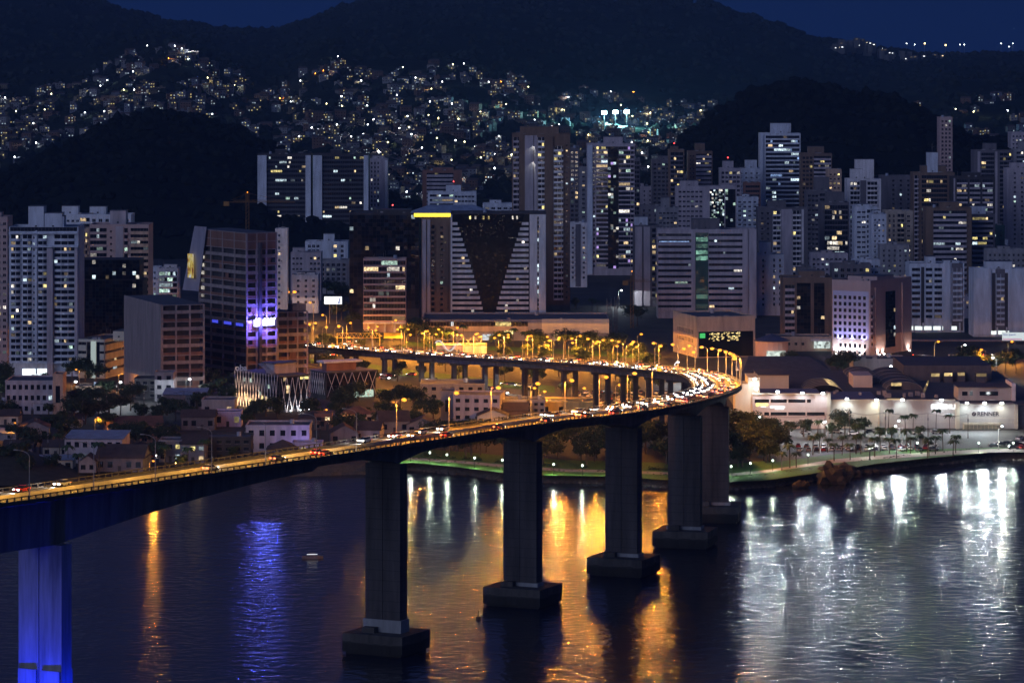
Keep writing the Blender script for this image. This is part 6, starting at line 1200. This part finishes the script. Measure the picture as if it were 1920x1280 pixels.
def car_on(s, off, label):
    p, h, r = frame(s); q = on(s, off, .035); rz = math.atan2(h.y, h.x) + (0 if off > 0 else math.pi); c = random.choices(CN, CW)[0]; pz = on(s + 2, off) - on(s - 2, off)
    o = place('caron' + c, car(c, True), q, rz, c + ' ' + label, 'car', 'cars with lights on along the bridge'); o.rotation_euler = (0, -math.atan2(pz.z, 4) * (1 if off > 0 else -1), rz)
cnt = {}
def run(s0, s1, off, gap, where, skip=0):
    s = s0
    while s < s1:
        s += gap * random.uniform(.75, 1.35)
        if s > s1: break
        if random.random() < skip: continue
        k = (where, off > 0); cnt[k] = cnt.get(k, 0) + 1; car_on(s, off + random.uniform(-.2, .2), 'car ' + ('with red tail lights' if off > 0 else 'with white headlights') + ' ' + where + ', ' + nth(cnt[k] - 1) + ' from the left')
sx = lambda x: s_at_px(x, 0, sAp, 0)
run(sx(0), sx(175), -5.3, 16, 'over the left arch'); run(sx(0), sx(30), 2.1, 12, 'over the left arch'); run(sx(250), sx(640), 2.1, 22, 'on the long side span'); run(sx(480), sx(640), 5.2, 24, 'on the long side span')
run(sx(665), sx(880), -5.3, 13, 'over the first slim pier'); run(sx(700), sx(860), -2.1, 22, 'over the first slim pier'); run(sx(720), sx(1000), 5.2, 26, 'over the first slim pier')
for off in (-5.3, -2.1): run(sx(1000), sAp - 30, off, 15, 'before the bend')
for off in (5.3, 2.1): run(sx(1000), sAp - 30, off, 24, 'before the bend')
for off in (-5.6, -2.3): run(sAp - 30, sAp + 130, off, 9, 'in the bend')
for off in (5.6, 2.3): run(sAp - 30, sAp + 130, off, 14, 'in the bend')
for off in (-5.3, -2.1): run(sAp + 130, LEN - 20, off, 21, 'on the far viaduct')
for off in (5.3, 2.1): run(sAp + 130, LEN - 20, off, 24, 'on the far viaduct')
def parked(x, y, rz, label, z=GZ, on_=False): c = random.choices(CN, CW)[0]; p = gp(x, y, z); return place(('caron' if on_ else 'carp') + c, car(c, on_), (p.x, p.y, z + .075), rz, c + ' ' + label, 'car', 'parked cars')
i = 0
for row, (xa, xb, ya, yb) in enumerate(((1482, 1600, 838, 842), (1500, 1760, 846, 842), (1610, 1760, 840, 839))):
    x = xa
    while x < xb: t_ = (x - xa) / (xb - xa); parked(x, ya + (yb - ya) * t_, R(80) + random.uniform(-.15, .15), 'car parked behind the palms, ' + nth(i) + ' of the rows'); x += random.uniform(13.5, 19); i += 1
for k, (x, y) in enumerate(((1690, 845.5), (1724, 845.5), (1750, 845), (1864, 838), (1876, 835), (1888, 834), (1896, 833), (1905, 833), (1915, 832), (1900, 842), (1916, 841), (1912, 824))): parked(x, y, R(random.choice([0, 8, 60])), 'car at the right end of the shore car park, ' + nth(k))
for k, (x, y) in enumerate(((1570, 812), (1632, 812), (1756, 813), (1720, 814), (1510, 814), (1600, 815))): parked(x, y, 0, 'car waiting by the shopping centre wall, ' + nth(k))
i = 0
for (ya, xa, xb) in ((738, 1085, 1255), (744, 1090, 1262), (750, 1095, 1266), (756, 1100, 1268), (762, 1110, 1240)):
    x = xa
    while x < xb: parked(x, ya, R(75) + random.uniform(-.1, .1), 'car in the packed lot under the viaduct, ' + nth(i) + ' of the lot'); x += random.uniform(13, 19); i += 1
for k, t_ in enumerate(sorted(random.random() for _ in range(24))): x = 690 + 340 * t_; parked(x, 702 + 34 * t_ + random.choice([-6, 0, 6, 12]), R(-24) + (math.pi if k % 2 else 0), 'car driving on the avenue below the viaduct, ' + nth(k) + ' from the left', on_=True)
for k, x in enumerate(sorted(590 + random.random() * 90 for _ in range(12))): parked(x, 640 + random.random() * 60, R(50) + (math.pi if k % 2 else 0), 'car on the curving slip road by the unfinished tower, ' + nth(k) + ' from the left', on_=True)
for k in range(8): parked(1720 + 22 * k, 668 + (k % 3) * 4, R(5), 'car on the right avenue, ' + nth(k) + ' from the left', on_=k % 2 == 0)
for k, (x, y) in enumerate(((250, 860), (282, 858), (330, 855), (365, 852), (560, 840), (600, 836), (300, 856), (150, 790), (140, 775))): parked(x, y, R(8), 'car in the low quarter street, ' + nth(k), on_=k in (1, 3, 4))
# a small buoy and a motor boat on the water
p = gp(897, 1160, 0); t = thing('buoy', 'small dark channel buoy left of the second slim pier', 'buoy', p); b = MB(); b.bar((0, 0, -.4), (0, 0, .7), .7, n=10); b.build('float', black, t); b = MB(); b.bar((0, 0, .7), (0, 0, 2.2), .12); b.ball((0, 0, 2.2), .25); b.build('top_mark', black, t)
p = gp(585, 1046, 0); t = thing('motor_boat', 'low motor boat with a white deck light on the blue reflection', 'boat', p, R(8)); b = MB(); hl_ = [(-3, -.9), (1.6, -.9), (3.4, 0), (1.6, .9), (-3, .9)]; b.prism([(x, y) for x, y in hl_], -.2, .7); b.build('hull', dgrey, t); P(t, 'cabin', dgrey, -1, 1, -.6, .6, .705, 1.6); P(t, 'deck_light', emit('boat_light', (.85, .9, 1), 1.5), -1.6, 1.6, -.65, -.61, 1.2, 1.35)

# ---------------------------------------------------------------- utility poles and their wires
def upole():
    t = thing('utility_pole', 'x', 'utility pole'); b = MB(); b.bar((0, 0, 0), (0, 0, 9.5), .16, r2=.1); b.build('pole', bark, t)
    for z in (8.6, 9.2): P(t, 'cross_arm', bark, -1.1, 1.1, -.06, .06, z, z + .12)
    b = MB()
    for u in (-1, -.5, .5, 1): b.bar((u, 0, 9.32), (u, 0, 9.5), .06, n=5)
    b.build('insulators', white, t, kind='stuff'); P(t, 'transformer', grey, .12, .6, -.3, .3, 6.6, 7.6); return t
for ln, (nm, pts) in enumerate((('along the near left street', [(20, 866), (90, 864), (165, 861), (240, 858), (315, 855), (390, 851), (460, 847), (530, 842), (600, 836), (670, 830)]), ('along the shopping centre forecourt', [(1430, 824), (1547, 822), (1593, 818), (1660, 818), (1740, 820), (1815, 822)]), ('between the left garden trees', [(60, 800), (130, 792), (200, 786), (270, 780), (345, 776), (425, 770)]))):
    tops = []
    for i, (x, y) in enumerate(pts): p = gp(x, y, GZ); place('upole', upole, p, R(90) if ln != 1 else R(80), 'utility pole ' + nm + ', ' + nth(i) + ' from the left', 'utility pole', 'utility poles'); tops.append(p + Vector((0, 0, 9.45)))
    b = MB()
    for a, c in zip(tops, tops[1:]):
        for off in (-1, 1):
            pr = None
            for k in range(9): t_ = k / 8; q = a.lerp(c, t_) + Vector((0, off, -1.1 * math.sin(math.pi * t_))); (b.bar(pr, q, .035, n=3) if pr else None); pr = q
    tag(b.build('power_line', black), 'sagging power wires strung ' + nm, 'wires')
